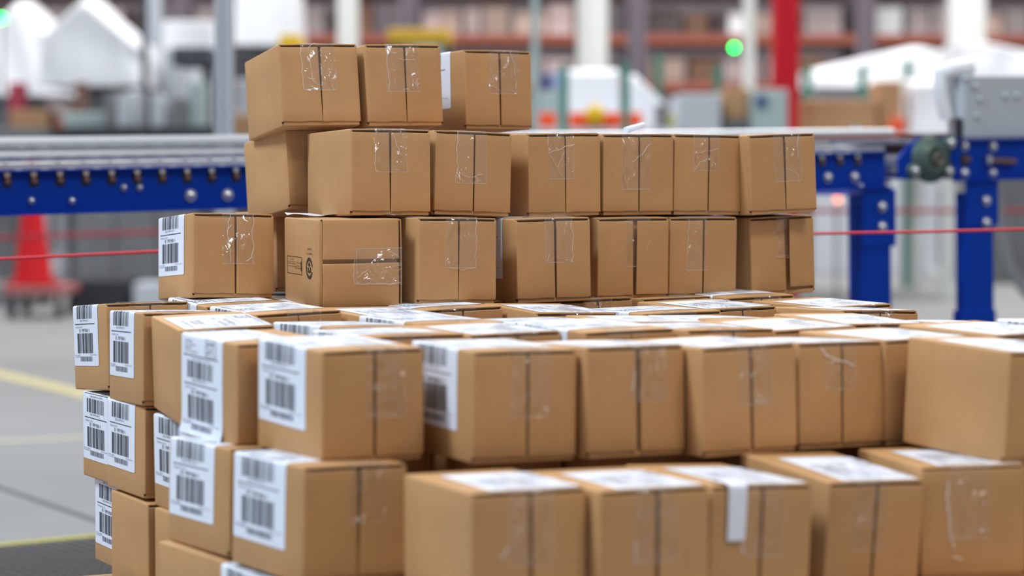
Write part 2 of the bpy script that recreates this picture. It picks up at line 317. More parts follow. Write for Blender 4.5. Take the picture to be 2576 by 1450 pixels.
floor_strip('trim_2', ((0, 1112), (215, 1102)), .07, mat('worn_yellow_paint', (.38, .365, .28), .6))['label'] = 'worn pale yellow line on the floor near the boxes'
floor_strip('trim_3', ((0, 1228), (238, 1310)), .022, JOINT)['label'] = 'dark expansion joint in the concrete floor'
# ribbed mat
mt = empty('floor_mat', (-1.35, 4.62, 0), -.0)
tag(mt, 'black ribbed rubber floor mat with yellow edge, in the lower left corner', 'mat')
a0 = at(0, 1366, 1)-Vector((0, 0, CAMZ)); a1 = at(240, 1343, 1)-Vector((0, 0, CAMZ))
a0 = Vector((0, 0, CAMZ))+a0*((.015-CAMZ)/a0.z); a1 = Vector((0, 0, CAMZ))+a1*((.015-CAMZ)/a1.z)
du = (a1-a0).normalized(); dn = Vector((du.y, -du.x, 0))
m0 = a0-du*.5
def quadslab(p, l, wd, z0, z1):
    V = [p, p+du*l, p+du*l+dn*wd, p+dn*wd]
    V = [Vector((v.x, v.y, z0)) for v in V]+[Vector((v.x, v.y, z1)) for v in V]
    return V, [(3, 2, 1, 0), (4, 5, 6, 7), (0, 1, 5, 4), (1, 2, 6, 5), (2, 3, 7, 6), (3, 0, 4, 7)]
def relmesh(name, V, F, root, m):
    return link(name, mesh(name, [v-root.location for v in V], F), m, root)
V, F = quadslab(m0+dn*.03, 2.2, 1.5, 0, .012); relmesh('rubber_base', V, F, mt, BLACKR)
V, F = quadslab(m0, 2.2, .035, 0, .014); relmesh('edge_strip', V, F, mt, mat('mat_yellow', (.42, .38, .06), .7))
VV = []; FF = []
for i in range(74):
    for j in range(24):
        c = m0+du*(.03+i*.029)+dn*(.06+j*.031+(.0155 if i % 2 else 0)); s = 1
        d1 = (du*.6+dn*s*.8)*.0125; d2 = (du*.8-dn*s*.6)*.0035
        q = [c-d1-d2, c+d1-d2, c+d1+d2, c-d1+d2]; b = len(VV)
        VV += [Vector((v.x, v.y, .011)) for v in q]+[Vector((v.x, v.y, .0165)) for v in q]
        FF += [tuple(b+k for k in f) for f in ((4, 5, 6, 7), (0, 1, 5, 4), (1, 2, 6, 5), (2, 3, 7, 6), (3, 0, 4, 7))]
o = relmesh('rib', VV, FF, mt, mat('mat_rib', (.20, .20, .21), .5)); o['kind'] = 'stuff'

# ------------------------------------------------------------------ small cartons
W, L, H = G[5]*U, G[4]*U, U
RC = .0026                       # corner radius
def rcoords(d, r, n):
    return [0, r*.35, r]+[r+(d-2*r)*k/n for k in range(1, n)]+[d-r, d-r*.35, d]
def bulge(u, v, amp): return amp*max(0, math.sin(PI*u)*math.sin(PI*v))**.8 if 0 < u < 1 and 0 < v < 1 else 0
def rbox(mb, x0, y0, z0, dx, dy, dz, r, n=4, amp=(0, 0, 0), fn=None):
    cs = [rcoords(d, r, n) for d in (dx, dy, dz)]; dim = (dx, dy, dz); idx = {}; V = []; F = []
    def vid(p):
        k = tuple(round(q, 7) for q in p)
        if k in idx: return idx[k]
        c = [min(max(p[i], r), dim[i]-r) for i in range(3)]; v = Vector(p)-Vector(c)
        q = Vector(c)+(v.normalized()*r if v.length > 1e-9 else v)
        for ax in range(3):
            a, b = [i for i in range(3) if i != ax]
            if p[ax] in (0, dim[ax]) and amp[ax]:
                q[ax] += (1 if p[ax] else -1)*bulge(p[a]/dim[a], p[b]/dim[b], amp[ax])
        q += Vector((x0, y0, z0))
        if fn: q = fn(q)
        idx[k] = len(V); V.append(q); return idx[k]
    for ax in range(3):
        a, b = [i for i in range(3) if i != ax]
        for side in (0, 1):
            for i in range(len(cs[a])-1):
                for j in range(len(cs[b])-1):
                    q = []
                    for (ii, jj) in ((i, j), (i+1, j), (i+1, j+1), (i, j+1)):
                        p = [0, 0, 0]; p[ax] = dim[ax]*side; p[a] = cs[a][ii]; p[b] = cs[b][jj]; q.append(vid(p))
                    if (side == 1) != (ax == 1): F.append(tuple(q))
                    else: F.append(tuple(reversed(q)))
    mb.quad_mesh(V, F, True)
AMPT, AMPS = .0012, .0009
FT = .0026                        # flap thickness
def body_mesh():
    mb = MB()
    rbox(mb, 0, .0048, 0, W, L-.0048, H, RC, 4, (AMPS, 0, AMPT))
    nb = len(mb.F)
    # folded front edges: bottom rim, side rims, top lip
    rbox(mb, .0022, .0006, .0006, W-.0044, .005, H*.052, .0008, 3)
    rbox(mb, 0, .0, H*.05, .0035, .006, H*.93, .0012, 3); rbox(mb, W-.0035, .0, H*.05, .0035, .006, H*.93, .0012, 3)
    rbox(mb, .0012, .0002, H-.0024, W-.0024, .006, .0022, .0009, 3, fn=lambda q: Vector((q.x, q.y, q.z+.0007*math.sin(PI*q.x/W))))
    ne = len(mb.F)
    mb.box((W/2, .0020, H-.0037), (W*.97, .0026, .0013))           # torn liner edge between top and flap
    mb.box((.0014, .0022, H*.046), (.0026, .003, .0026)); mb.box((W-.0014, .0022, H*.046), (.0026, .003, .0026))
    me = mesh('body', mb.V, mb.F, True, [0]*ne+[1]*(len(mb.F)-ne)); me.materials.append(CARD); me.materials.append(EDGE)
    return me
BODY = body_mesh()
def flap_mesh(side, seam, g0, g1, lift, zt, zb):
    # side 0: left flap up to the seam; side 1: right flap; the gap runs from g0 (bottom) to g1 (top)
    mb = MB(); x0 = .0006 if side == 0 else seam; x1 = seam if side == 0 else W-.0006
    z0 = H*zb; z1 = H*zt
    def fn(q):
        t = (q.z-z0)/(z1-z0); f = (q.x-x0)/(x1-x0); g = (g0+(g1-g0)*t)/2
        if side == 0: q.x -= g*f; y = -lift*f*f
        else: q.x += g*(1-f); y = -lift*(1-f)**2
        q.y += y-.0005*math.sin(PI*t)*math.sin(PI*min(1, max(0, f)))
        q.z += .0004*math.sin(q.x*900)*(1 if t < .5 else .4)*(1-abs(2*t-1) < .06)
        return q
    rbox(mb, x0, -FT+.001, z0, x1-x0, FT, z1-z0, .0009, 7, fn=fn)
    me = mesh('flap', mb.V, mb.F, True); me.materials.append(CARD); return me
def top_z(x, y, off=.0006):
    return H+bulge(min(max(x/W, 0), 1), min(max((y-.0048)/(L-.0048), 0), 1), AMPT)+off
def tape_mesh(cx, wd, down, back, seed):
    rr = random.Random(seed); V = []; F = []; nx = 9
    rad = .0030; y_f = -FT+.001-.0013; arc = rad*PI/2
    down = down*H; ts = []; n1 = 12; n2 = 4; n3 = 10
    for k in range(n1+1): ts.append(k/n1*(down-rad))
    for k in range(1, n2+1): ts.append(down-rad+arc*k/n2)
    for k in range(1, n3+1): ts.append(down-rad+arc+back*L*k/n3)
    sk = rr.uniform(-.002, .002)
    for k, t in enumerate(ts):
        for i in range(nx+1):
            x = cx+(i/nx-.5)*wd + sk*(1-t/down)+ (0 if k else rr.uniform(-.0004, .0004))
            x = min(max(x, .001), W-.001)
            wv = .0005*noise.noise(Vector((x*90+seed, t*70, seed)))
            if t <= down-rad: p = (x, y_f-abs(wv), H-down+t)
            elif t <= down-rad+arc+1e-9:
                a = (t-(down-rad))/rad; p = (x, y_f+rad*(1-math.cos(a)), H+.0010-rad+rad*math.sin(a))
            else:
                y = y_f+rad+(t-(down-rad+arc)); p = (x, y, top_z(x, y, .0014)+wv*.6)
            V.append(p)
    n = nx+1
    for k in range(len(ts)-1):
        for i in range(nx): F.append((k*n+i, k*n+i+1, (k+1)*n+i+1, (k+1)*n+i))
    k0 = next(k for k, t in enumerate(ts) if t > down-rad+arc*.5)
    me = mesh('tape', V, F, True, [0 if k < k0 else 1 for k in range(len(ts)-1) for i in range(nx)]); me.materials.append(TAPE); me.materials.append(TAPE_TOP); return me
# text as polygons (s to the right, t upwards)
_tc = {}
def text_polys(s):
    if s in _tc: return _tc[s]
    cu = bpy.data.curves.new('t', 'FONT'); cu.body = s; cu.resolution_u = 2
    o = bpy.data.objects.new('t', cu); COL.objects.link(o)
    dg = bpy.context.evaluated_depsgraph_get(); dg.update(); me = o.evaluated_get(dg).to_mesh()
    V = [(v.co.x, v.co.y) for v in me.vertices]; F = [tuple(p.vertices) for p in me.polygons]
    x0 = min(v[0] for v in V); x1 = max(v[0] for v in V); y0 = min(v[1] for v in V); y1 = max(v[1] for v in V)
    o.evaluated_get(dg).to_mesh_clear(); bpy.data.objects.remove(o); bpy.data.curves.remove(cu)
    V = [((x-x0)/(x1-x0), (y-y0)/(y1-y0)) for x, y in V]; _tc[s] = (V, F); return _tc[s]
LW, LT = .74*L, .198            # label width (along the carton) and length
def bars(s0, s1, t0, t1, n, seed):
    rr = random.Random(seed); ws = [rr.choice((1, 1, 1, 2, 2, 3)) for _ in range(2*n+1)]; tot = sum(ws); x = s0; out = []
    for k, q in enumerate(ws):
        d = q/tot*(s1-s0)
        if k % 2 == 0: out.append((x, x+d*.93, t0, t1))
        x += d
    return out
def label_items():
    q = []; T = []
    q += [(r, 1) for r in bars(.27, .76, .0065, .0135, 26, 3)]
    T += [('990 05 0TL94', .68, .93, .0148, .0165, 1), ('99 01 29RM', .04, .26, .0142, .0162, 1), ('01 0019997 1200', .04, .32, .0117, .0137, 1)]
    q += [(r, 0) for r in bars(.17, .79, .0180, .0465, 24, 5)]
    T += [('00  1 9999 99604  4', .26, .67, .0478, .0532, 0), ('Distribution Order', .10, .38, .0540, .0568, 1)]
    q += [((.08, .88, .0590, .0602), 0)]
    T += [('(420) 99999 401 4', .28, .63, .0620, .0660, 1)]
    q += [(r, 0) for r in bars(.16, .78, .0670, .0870, 22, 8)]
    T += [('(402) SHIP TO POST 9', .28, .74, .0880, .0908, 1)]
    q += [((.06, .90, .0925, .0937), 0)]
    T += [('SHIP FROM', .10, .28, .108, .111, 1), ('BAY 14 DOCK 9', .10, .36, .104, .1068, 1), ('GREY ST', .10, .27, .100, .1028, 1), ('ST 77 2019', .10, .40, .096, .0988, 1)]
    T += [('ST', .64, .80, .098, .112, 0)]
    for r in ((.60, .84, .095, .0957), (.60, .84, .1143, .115), (.60, .612, .095, .115), (.828, .84, .095, .115)): q += [(r, 0)]
    q += [((.06, .90, .120, .1210), 0)]
    T += [('SHIP TO:', .08, .26, .180, .186, 0), ('DEPOT 0021', .30, .66, .180, .186, 0), ('BUILDING 4', .30, .60, .171, .177, 1), ('NORTH DOCK', .30, .62, .162, .168, 1)]
    T += [('PRIORITY 2 OF 4', .10, .60, .128, .133, 1), ('REF 009914', .10, .44, .139, .144, 1), ('WEIGHT 1.2', .60, .88, .139, .144, 1), ('NOTE', .10, .22, .151, .155, 1)]
    return q, T
LQ, LTX = label_items()
def wrapper(side, d, y0, off, curl=0):
    rad = RC+off; arc = rad*PI/2; straight = d-rad
    def f(s, t):                 # s 0..1 left to right as read, t metres up from the bottom end
        y = (y0+LW*(1-s)) if side == 'L' else (y0+LW*s)
        if t <= straight:
            z = H-d+t; x = -off-bulge(min(max((y-.0048)/(L-.0048), 0), 1), z/H, AMPS)
            if curl and t < .02: x -= curl*(1-t/.02)**2
        elif t <= straight+arc:
            a = (t-straight)/rad; x = -off+rad*(1-math.cos(a)); z = H-rad+off+rad*math.sin(a)
        else:
            x = RC+(t-straight-arc); z = top_z(x, y, off)
        if side == 'R': x = W-x
        return Vector((x, y, z))
    return f, straight, arc
_lc = {}
def label_meshes(side, d, y0, curl=0, T=LT):
    key = (side, d, y0, curl, T)
    if key in _lc: return _lc[key]
    T = min(T, d+W-.004)
    f, st, arc = wrapper(side, d, y0, .0005, curl)
    ts = [k/10*st for k in range(11)]+[st+arc*k/5 for k in range(1, 6)]+[st+arc+(T-st-arc)*k/8 for k in range(1, 9)]
    ts = sorted(set(ts+[.002, .005, .01, .015])) ; ss = [0, .015, .05]+[k/8 for k in range(1, 8)]+[.95, .985, 1]
    V = []; F = []
    for t in ts:
        ins = .0 if t > .002 else .02*(1-t/.002)
        for s in ss: V.append(f(min(max(s, ins), 1-ins), t))
    n = len(ss)
    for k in range(len(ts)-1):
        for i in range(n-1): F.append((k*n+i, k*n+i+1, (k+1)*n+i+1, (k+1)*n+i))
    me = mesh('shipping_label', V, F, True); me.materials.append(PAPER)
    g, st, arc = wrapper(side, d, y0, .0008, curl)
    V = []; F = []; mi = []
    for (s0, s1, t0, t1), k in LQ:
        if t0 >= T: continue
        t1 = min(t1, T-.001); cuts = sorted({t0, t1, *[t for t in ts if t0 < t < t1]}); b = len(V)
        for t in cuts: V += [g(s0, t), g(s1, t)]
        if s1-s0 > .3:           # long lines: follow the bulge
            V = V[:b]; m = 9
            for t in (t0, t1): V += [g(s0+(s1-s0)*i/m, t) for i in range(m+1)]
            for i in range(m): F.append((b+i, b+i+1, b+m+2+i, b+m+1+i)); mi.append(k)
            continue
        for i in range(len(cuts)-1): F.append((b+2*i, b+2*i+1, b+2*i+3, b+2*i+2)); mi.append(k)
    for s, s0, s1, t0, t1, k in LTX:
        if t1 >= T: continue
        tv, tf = text_polys(s); b = len(V)
        V += [g(s0+(s1-s0)*x, t0+(t1-t0)*y) for x, y in tv]; F += [tuple(b+i for i in q) for q in tf]; mi += [k]*len(tf)
    pm = mesh('label_print', V, F, False, mi); pm.materials.append(INK); pm.materials.append(INK2)
    _lc[key] = (me, pm); return me, pm
FLAPS = {}
def flaps_for(k):
    k %= 12
    if k not in FLAPS:
        rr = random.Random(100+k); seam = W*(.5+rr.uniform(-.02, .03)); g0 = rr.uniform(.0004, .0012); g1 = rr.uniform(.0016, .0034)
        zt = .962; l0, l1 = rr.uniform(0, .0015), rr.uniform(0, .0015)
        FLAPS[k] = (flap_mesh(0, seam, g0, g1, l0, zt, .052+rr.uniform(0, .008)), flap_mesh(1, seam, g0, g1, l1, zt, .046+rr.uniform(0, .012)))
    return FLAPS[k]
TAPES = {}
def tape_for(k):
    k %= 14
    if k not in TAPES:
        rr = random.Random(300+k)
        TAPES[k] = tape_mesh(W*(.5+rr.uniform(-.07, .08)), W*rr.uniform(.38, .44), rr.uniform(.52, .66), .5, k)
    return TAPES[k]
def carton(pose, label, side=None, fl=0, tp=0, d=.086, curl=0, plain=False, roll=False, spec=None, group='small brown cartons of the stepped pile', T=None, short=False):
    x, y, z, yaw, ax, ay = pose[:6]; sc = pose[6:9] if len(pose) > 6 else (W/U, L/U, 1)
    o = empty('cardboard_box', (x*U, y*U, z*U+CAMZ)); tag(o, label, 'box', group)
    Rm = Matrix.Rotation(yaw, 3, 'Z') @ Matrix.Rotation(ax, 3, 'X') @ Matrix.Rotation(ay, 3, 'Y')
    if roll:                     # lying on its side: its top faces right
        Rm = Rm @ Matrix.Rotation(PI/2, 3, 'Y')
        M = Rm.to_4x4()
        off = (Matrix.Rotation(yaw, 3, 'Z') @ Matrix.Rotation(ax, 3, 'X') @ Matrix.Rotation(ay, 3, 'Y')) @ Vector((0, 0, W))
        o.location = Vector(o.location)+off
    o.rotation_euler = Rm.to_euler()
    o.scale = (sc[0]*U/W, sc[1]*U/L, sc[2])
    link('body', BODY, None, o)
    if plain:
        f = link('flap', FULLFLAP, None, o)
    else:
        if spec:
            s0, g0, g1 = spec[:3]; l0, l1, zb1 = spec[6:9] if len(spec) > 6 else (.0006, .0009, .05)
            a, b = flap_mesh(0, W*s0, g0, g1, l0, .961, .054), flap_mesh(1, W*s0, g0, g1, l1, .961, zb1)
        else: a, b = flaps_for(fl)
        link('flap', a, None, o); link('flap', b, None, o)
    if spec: link('tape', tape_mesh(W*(spec[3]+spec[4])/2, W*(spec[4]-spec[3]), spec[5], .5, fl*13+tp), None, o)
    elif tp is not None: link('tape', tape_for(tp), None, o)
    if side:
        y0 = .23*L if side == 'L' else .035*L
        if side == 'L' and roll: y0 = .03*L
        lm, pm = label_meshes(side, d, y0, curl, T or (LT if side == 'L' else .196))
        l = link('shipping_label', lm, None, o); link('label_print', pm, None, l)
    return o
_mb = MB(); rbox(_mb, .0006, -FT+.001, H*.05, W-.0012, FT, H*.918, .0009, 6)
FULLFLAP = mesh('flap', _mb.V, _mb.F, True); FULLFLAP.materials.append(CARD)
def P(n): return FIX[n][1:]
B_ = {}
# seam place, gap at bottom and top (m), tape left, right and length, flap lifts, right flap foot, as seen on each front
SPEC = {
 'A1': (.51, .0004, .0044, .28, .70, .57), 'A2': (.515, .0008, .0034, .27, .71, .58), 'A3': (.52, .0022, .0038, .36, .81, .55),
 'B1': (.49, .0010, .0034, .29, .69, .50), 'B2': (.51, .0018, .0024, .27, .66, .62), 'B3': (.51, .0010, .0022, .28, .62, .55),
 'B4': (.51, .0016, .0026, .26, .66, .68), 'B5': (.51, .0018, .0026, .27, .65, .45), 'B6': (.525, .0010, .0042, .36, .77, .60),
 'C0': (.52, .0022, .0030, .35, .74, .60), 'C2': (.48, .0058, .0050, .33, .75, .56), 'C3': (.51, .0003, .0028, .34, .74, .58),
 'C4': (.52, .0024, .0040, .38, .75, .53), 'C5': (.515, .0030, .0056, .40, .73, .60, 0, .004, .06), 'C6': (.50, .0020, .0030, .24, .54, .66),
 'C7': (.56, .0042, .0062, .40, .70, .50, 0, .005, .095), 'D1': (.51, .0026, .0034, .42, .80, .60), 'D2': (.52, .0018, .0028, .36, .74, .60),
 'D3': (.52, .0040, .0056, .45, .80, .50), 'D4': (.51, .0026, .0034, .36, .72, .55), 'D5': (.505, .0020, .0026, .30, .66, .45),
 'G1': (.51, .0030, .0042, .32, .70, .60), 'G2': (.52, .0034, .0044, .30, .70, .60), 'G3': (.50, .0026, .0034, .34, .72, .60),
 'G4': (.50, .0026, .0034, .26, .60, .60), 'E5': (.53, .0010, .0050, .44, .80, .50), 'DR': (.51, .0016, .0034, .36, .74, .6)}
def C(n, label, *a, **k):
    if n in SPEC: k['spec'] = SPEC[n]
    B_[n] = carton(P(n), label, *a, **k)
C('A1', 'brown carton at the left end of the top row, tilting, tape glinting on its front', 'R', 0, 0, d=.10)
C('A2', 'brown carton in the middle of the top row of three', None, 1, 1)
C('A3', 'brown carton at the right end of the top row, white label on its left side', 'L', 2, 2)
C('B0', 'carton set back under the leftmost top carton, half hidden by its neighbour', None, 3, 3)
C('B1', 'carton with wide plain left side, first full front of the second row from top', 'R', 4, 4, d=.09)
C('B2', 'carton below the top row right end, U-shaped glint at the tape foot', None, 5, 5)
C('B3', 'carton with shaded left side and creased tape, third full front in the second row', 'R', 6, 6, d=.09)
C('B4', 'carton with a curled white paper edge on its top, second row from the top', 'R', 7, 7, d=.09)
C('B5', 'carton just left of the rightmost carton of the second row from the top', 'R', 8, 8, d=.09)
C('B6', 'rightmost carton of the second row, leaning slightly, above the third row end', None, 9, 9)
C('C0', 'carton with barcode label on its left side, leftmost of the third row', 'L', 10, 10)
C('C1', 'carton in shadow behind the leftmost third-row carton, only a strip showing', None, 11, 11)
C('C2', 'carton lying on its side, seam level, recycling mark on its left side', 'R', 0, 12, roll=True, d=.10)
C('C3', 'carton right of the one with the recycling mark, tape right of its seam', None, 2, 13)
C('C4', 'carton in the third row with white label wrapped on its shaded left side', 'L', 3, 1)
C('C5', 'third-row carton whose right flap stands out from a dark slanted seam', None, 4, 3)
C('C6', 'narrow looking third-row carton between the slanted seam and the right end one', 'R', 5, 5, d=.10)
C('C7', 'rightmost carton of the third row, flared right flap, label on left side', 'L', 6, 7)
C('D0', 'blurred carton with a very long three-barcode label down its left side', 'L', 7, 0, d=.117, curl=.004)
C('D1', 'large blurred carton with two-barcode label, left end of the wide layer front row', 'L', 8, 2, d=.088)
C('D2', 'blurred carton with label partly hidden at its left, second in the wide layer front row', 'L', 9, 4, d=.088)
C('D3', 'blurred carton with dark seam top, third in the wide layer front row', 'R', 10, 6, d=.086)
C('D4', 'blurred carton with shaded left edge, fourth in the wide layer front row', 'R', 11, 8, d=.086)
C('D5', 'blurred carton with a bright curved tape glint, fifth in the wide layer front row', 'R', 0, 10, d=.086)
C('D6', 'carton wedged in shadow behind the big plain-sided carton at right', 'R', 1, 12, d=.086)
C('D7', 'big blurred carton with plain left side at the right edge of the picture', 'R', 2, 13, d=.086)
C('Dl1', 'leftmost carton of the wide layer, barcode label on its left side', 'L', 3, 1)
C('Dl2', 'second carton from the left of the wide layer, barcode label facing left', 'L', 4, 3)
C('Dl3', 'carton with a plain left side between two labelled ones in the wide layer', 'R', 5, 5, d=.086)
C('DR', 'carton with visible front seam at the back right corner of the wide layer', 'R', 6, 7, d=.086)
C('El1', 'leftmost labelled carton one layer below the wide layer', 'L', 7, None, d=.094)
C('El2', 'labelled carton under the second carton from left of the wide layer', 'L', 8, None, d=.09)
C('El3', 'carton below the wide layer with its label half hidden by a nearer carton', 'L', 9, None, d=.09)
C('E4', 'blurred carton with full label, under the long three-barcode label', 'L', 10, None, d=.088)
C('E5', 'large blurred labelled carton, nearest of the left corner, below the wide layer', 'L', 11, 11, d=.09)
C('G1', 'large blurred carton with pale plain left side at the bottom centre', 'R', 0, 12, d=.10)
C('G2', 'blurred carton right of the pale-sided one in the nearest row', 'R', 1, 13, d=.10)
C('G3', 'blurred carton with a white paper strip hanging down its front', 'R', 2, 0, d=.10)
C('G4', 'blurred carton right of the hanging white strip, showing its long top', 'R', 3, 2, d=.10)
g4 = P('G4'); G5P = (g4[0]+1.02*math.cos(g4[3]), g4[1]+1.00*math.sin(g4[3])+.02, -3.58, .24, 0, 0)
B_['G5'] = carton(G5P, 'blurred carton in the bottom right corner with long tape glint and no seam', 'R', 4, 4, d=.10, plain=True)
C('Fl1', 'lowest carton at far left, partly hidden label, above the black mat', 'L', 5, None, d=.094)
C('Fl2', 'lowest plain carton below the labelled left column', None, 6, None)
C('F3', 'strip of a plain carton beside the lowest plain left one', None, 7, None)
C('F4', 'carton whose top edge shows at the bottom, left of the nearest labelled carton', None, 8, None)
C('F5', 'carton barely showing a white label at the bottom edge left of centre', 'L', 9, None, d=.088)
# ---- the cartons filling the layers
ORD = ['front', 'second', 'third', 'fourth', 'fifth', 'sixth', 'seventh', 'eighth', 'ninth', 'tenth']
rows = {}
for q in FILL[1]:
    if (q[0] > 3.1 and q[1] > 29.5) or (q[0] < -3.5 and q[1] > 29) or (q[0] > 5 and q[1] > 24.5): continue
    k = round(((q[1]-21.0)-.45*(q[0]-.3))/1.6); rows.setdefault(min(max(k, 1), 6), []).append(q)
n = 0
ZD = G[3]+1.01
for k in sorted(rows):
    for i, q in enumerate(sorted(rows[k])):
        rr = random.Random(n*7+1); n += 1
        side = 'L' if rr.random() < .45 else 'R'
        carton((q[0], q[1], ZD+rr.uniform(-.01, .03), q[2], rr.uniform(-.025, .025), rr.uniform(-.03, .03)),
               'carton %s from left in the %s filler row behind the wide layer front' % (ORD[i] if i else 'first', ORD[k-1] if k > 1 else 'first'),
               side, n*5+1, n*3+2, d=.088 if side == 'L' else .086, group='cartons filling the wide layer')
for lay, z in ((0, G[3]), (-1, G[3]-1.01)):
    for q in FILL[lay]:
        if lay == 0 and abs(q[0]-G5P[0]) < 1.1 and abs(q[1]-G5P[1]) < 1.5: continue
        o = empty('cardboard_box', (q[0]*U, q[1]*U, z*U+CAMZ)); o.rotation_euler = (0, 0, q[2])
        tag(o, 'plain carton buried inside the lower layers of the pile', 'box', 'cartons buried in the lower layers')
        link('body', BODY, None, o)
        if lay == 0: link('tape', tape_for(int(q[0]*10) % 14), None, o)
# white strip hanging from G3, curled paper on B4
def strip(parent, x0, x1, ln, name='paper_strip'):
    V = []; F = []; y_f = -FT-.0022; rad = .003
    ts = [ln*k/10 for k in range(11)]
    pts = [(y_f-.0006*math.sin(3*k/10), H-ln-.0+t) for k, t in enumerate(ts[:-1])]
    pts += [(y_f, H-.002), (y_f+.001, H+.0012), (y_f+.004, H+.002), (.02, H+.0024), (.035, H+.0026)]
    for k, (y, z) in enumerate(pts):
        tp = .0012*(1-k/len(pts)); V += [(x0+tp, y, z), ((x0+x1)/2, y-.0003, z), (x1-tp, y, z)]
    for k in range(len(pts)-1):
        for i in (0, 1): F.append((3*k+i, 3*k+i+1, 3*k+4+i, 3*k+3+i))
    o = link(name, mesh(name, V, F, True), PAPER, parent); return o
strip(B_['G3'], W*.145, W*.335, .055)
mb = MB(); mb.tube((W*.60, L*.33, H+.006), (W*1.0, L*.52, H+.013), .0048, 12); mb.build('curled_paper', PAPER, B_['B4'])
# glints on the tape creases, drawn as pale ribbons on the front faces
def crease_glint(n, lines, wd=.0011):
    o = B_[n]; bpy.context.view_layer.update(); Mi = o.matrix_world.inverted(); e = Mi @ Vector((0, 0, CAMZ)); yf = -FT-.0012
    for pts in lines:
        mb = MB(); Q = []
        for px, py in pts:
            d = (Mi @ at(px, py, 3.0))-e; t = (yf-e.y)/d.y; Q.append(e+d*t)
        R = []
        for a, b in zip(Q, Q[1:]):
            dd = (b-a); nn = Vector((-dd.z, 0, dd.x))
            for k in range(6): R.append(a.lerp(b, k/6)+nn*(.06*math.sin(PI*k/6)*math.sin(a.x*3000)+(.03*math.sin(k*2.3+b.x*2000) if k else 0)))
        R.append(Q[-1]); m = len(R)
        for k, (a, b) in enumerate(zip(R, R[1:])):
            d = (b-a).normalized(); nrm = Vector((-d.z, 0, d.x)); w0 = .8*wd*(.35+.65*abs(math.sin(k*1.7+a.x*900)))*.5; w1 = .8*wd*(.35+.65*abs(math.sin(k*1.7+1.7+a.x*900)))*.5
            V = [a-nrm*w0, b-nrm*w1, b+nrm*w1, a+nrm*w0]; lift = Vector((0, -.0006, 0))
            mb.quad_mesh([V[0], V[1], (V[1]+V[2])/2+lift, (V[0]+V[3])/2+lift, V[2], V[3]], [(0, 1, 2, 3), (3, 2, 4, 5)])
        mb.build('tape_crease_glint', CREASE_GLINT, o)
crease_glint('A1', [[(757, 112), (760, 160), (766, 226)], [(779, 145), (783, 170)], [(785, 182), (788, 205)], [(775, 196), (792, 199)], [(836, 213), (841, 228)], [(806, 160), (808, 190)], [(768, 226), (795, 224)], [(776, 120), (790, 108)]])
crease_glint('A2', [[(968, 112), (973, 165), (979, 228)], [(980, 130), (996, 133)], [(992, 200), (994, 212)], [(1004, 148), (1042, 149)], [(1049, 202), (1051, 220)]])
crease_glint('A3', [[(1232, 215), (1250, 222), (1262, 233)], [(1284, 130), (1292, 160), (1300, 232)], [(1288, 229), (1301, 232)]])
crease_glint('B1', [[(941, 345), (944, 390), (947, 434)], [(990, 340), (1010, 392)], [(944, 430), (950, 428)], [(996, 425), (1002, 429)]])
crease_glint('B2', [[(1152, 330), (1148, 380), (1146, 458)], [(1153, 430), (1166, 441), (1190, 446), (1203, 440), (1212, 438)], [(1148, 372), (1150, 382)], [(1195, 446), (1216, 464)]])
crease_glint('B3', [[(1378, 340), (1382, 386), (1400, 420), (1421, 452)], [(1382, 386), (1445, 363)], [(1403, 420), (1420, 383)]], .0009)
crease_glint('B4', [[(1563, 410), (1572, 450), (1580, 476)], [(1590, 408), (1634, 363)], [(1575, 477), (1592, 476)]], .0008)
crease_glint('B5', [[(1743, 385), (1807, 373)], [(1745, 432), (1760, 408), (1780, 398)]], .0007)
crease_glint('B6', [[(1977, 422), (1992, 430), (2008, 440), (2011, 462)], [(2008, 336), (2010, 400)]])
crease_glint('C0', [[(580, 540), (574, 600), (580, 660)], [(636, 540), (637, 662)], [(619, 658), (632, 648), (636, 636)], [(572, 580), (582, 566)]])
crease_glint('C2', [[(893, 652), (893, 716)], [(893, 715), (950, 713), (1010, 710)], [(975, 630), (1004, 646)], [(900, 700), (925, 680)]], .0009)
crease_glint('C3', [[(1197, 552), (1199, 620), (1198, 673)], [(1130, 674), (1198, 673)]], .0007)
crease_glint('C4', [[(1436, 555), (1437, 660)], [(1382, 638), (1376, 660)], [(1418, 576), (1428, 585)], [(1400, 645), (1436, 656)]], .0009)
crease_glint('C5', [[(1634, 600), (1628, 672)], [(1570, 557), (1592, 562)]], .0009)
crease_glint('C6', [[(1734, 552), (1730, 620), (1728, 660), (1724, 690)], [(1722, 678), (1738, 688)]], .0009)
crease_glint('C7', [[(1946, 588), (1960, 568), (1972, 556)], [(1997, 556), (1992, 610), (1985, 645)], [(1948, 647), (1984, 648)]])
crease_glint('D5', [[(2063, 872), (2078, 895), (2108, 908), (2148, 920)]], .0034)
crease_glint('D3', [[(1597, 935), (1590, 985)]], .0028)
crease_glint('D4', [[(1888, 948), (1902, 938)], [(1898, 1012), (1925, 1012)]], .002)
crease_glint('G1', [[(1262, 1408), (1280, 1380)]], .004)
crease_glint('G2', [[(1600, 1420), (1600, 1360)]], .003)
crease_glint('G3', [[(1868, 1365), (1870, 1395)]], .004)
crease_glint('G5', [[(2385, 1215), (2388, 1300), (2402, 1380)], [(2398, 1402), (2420, 1408)]], .003)
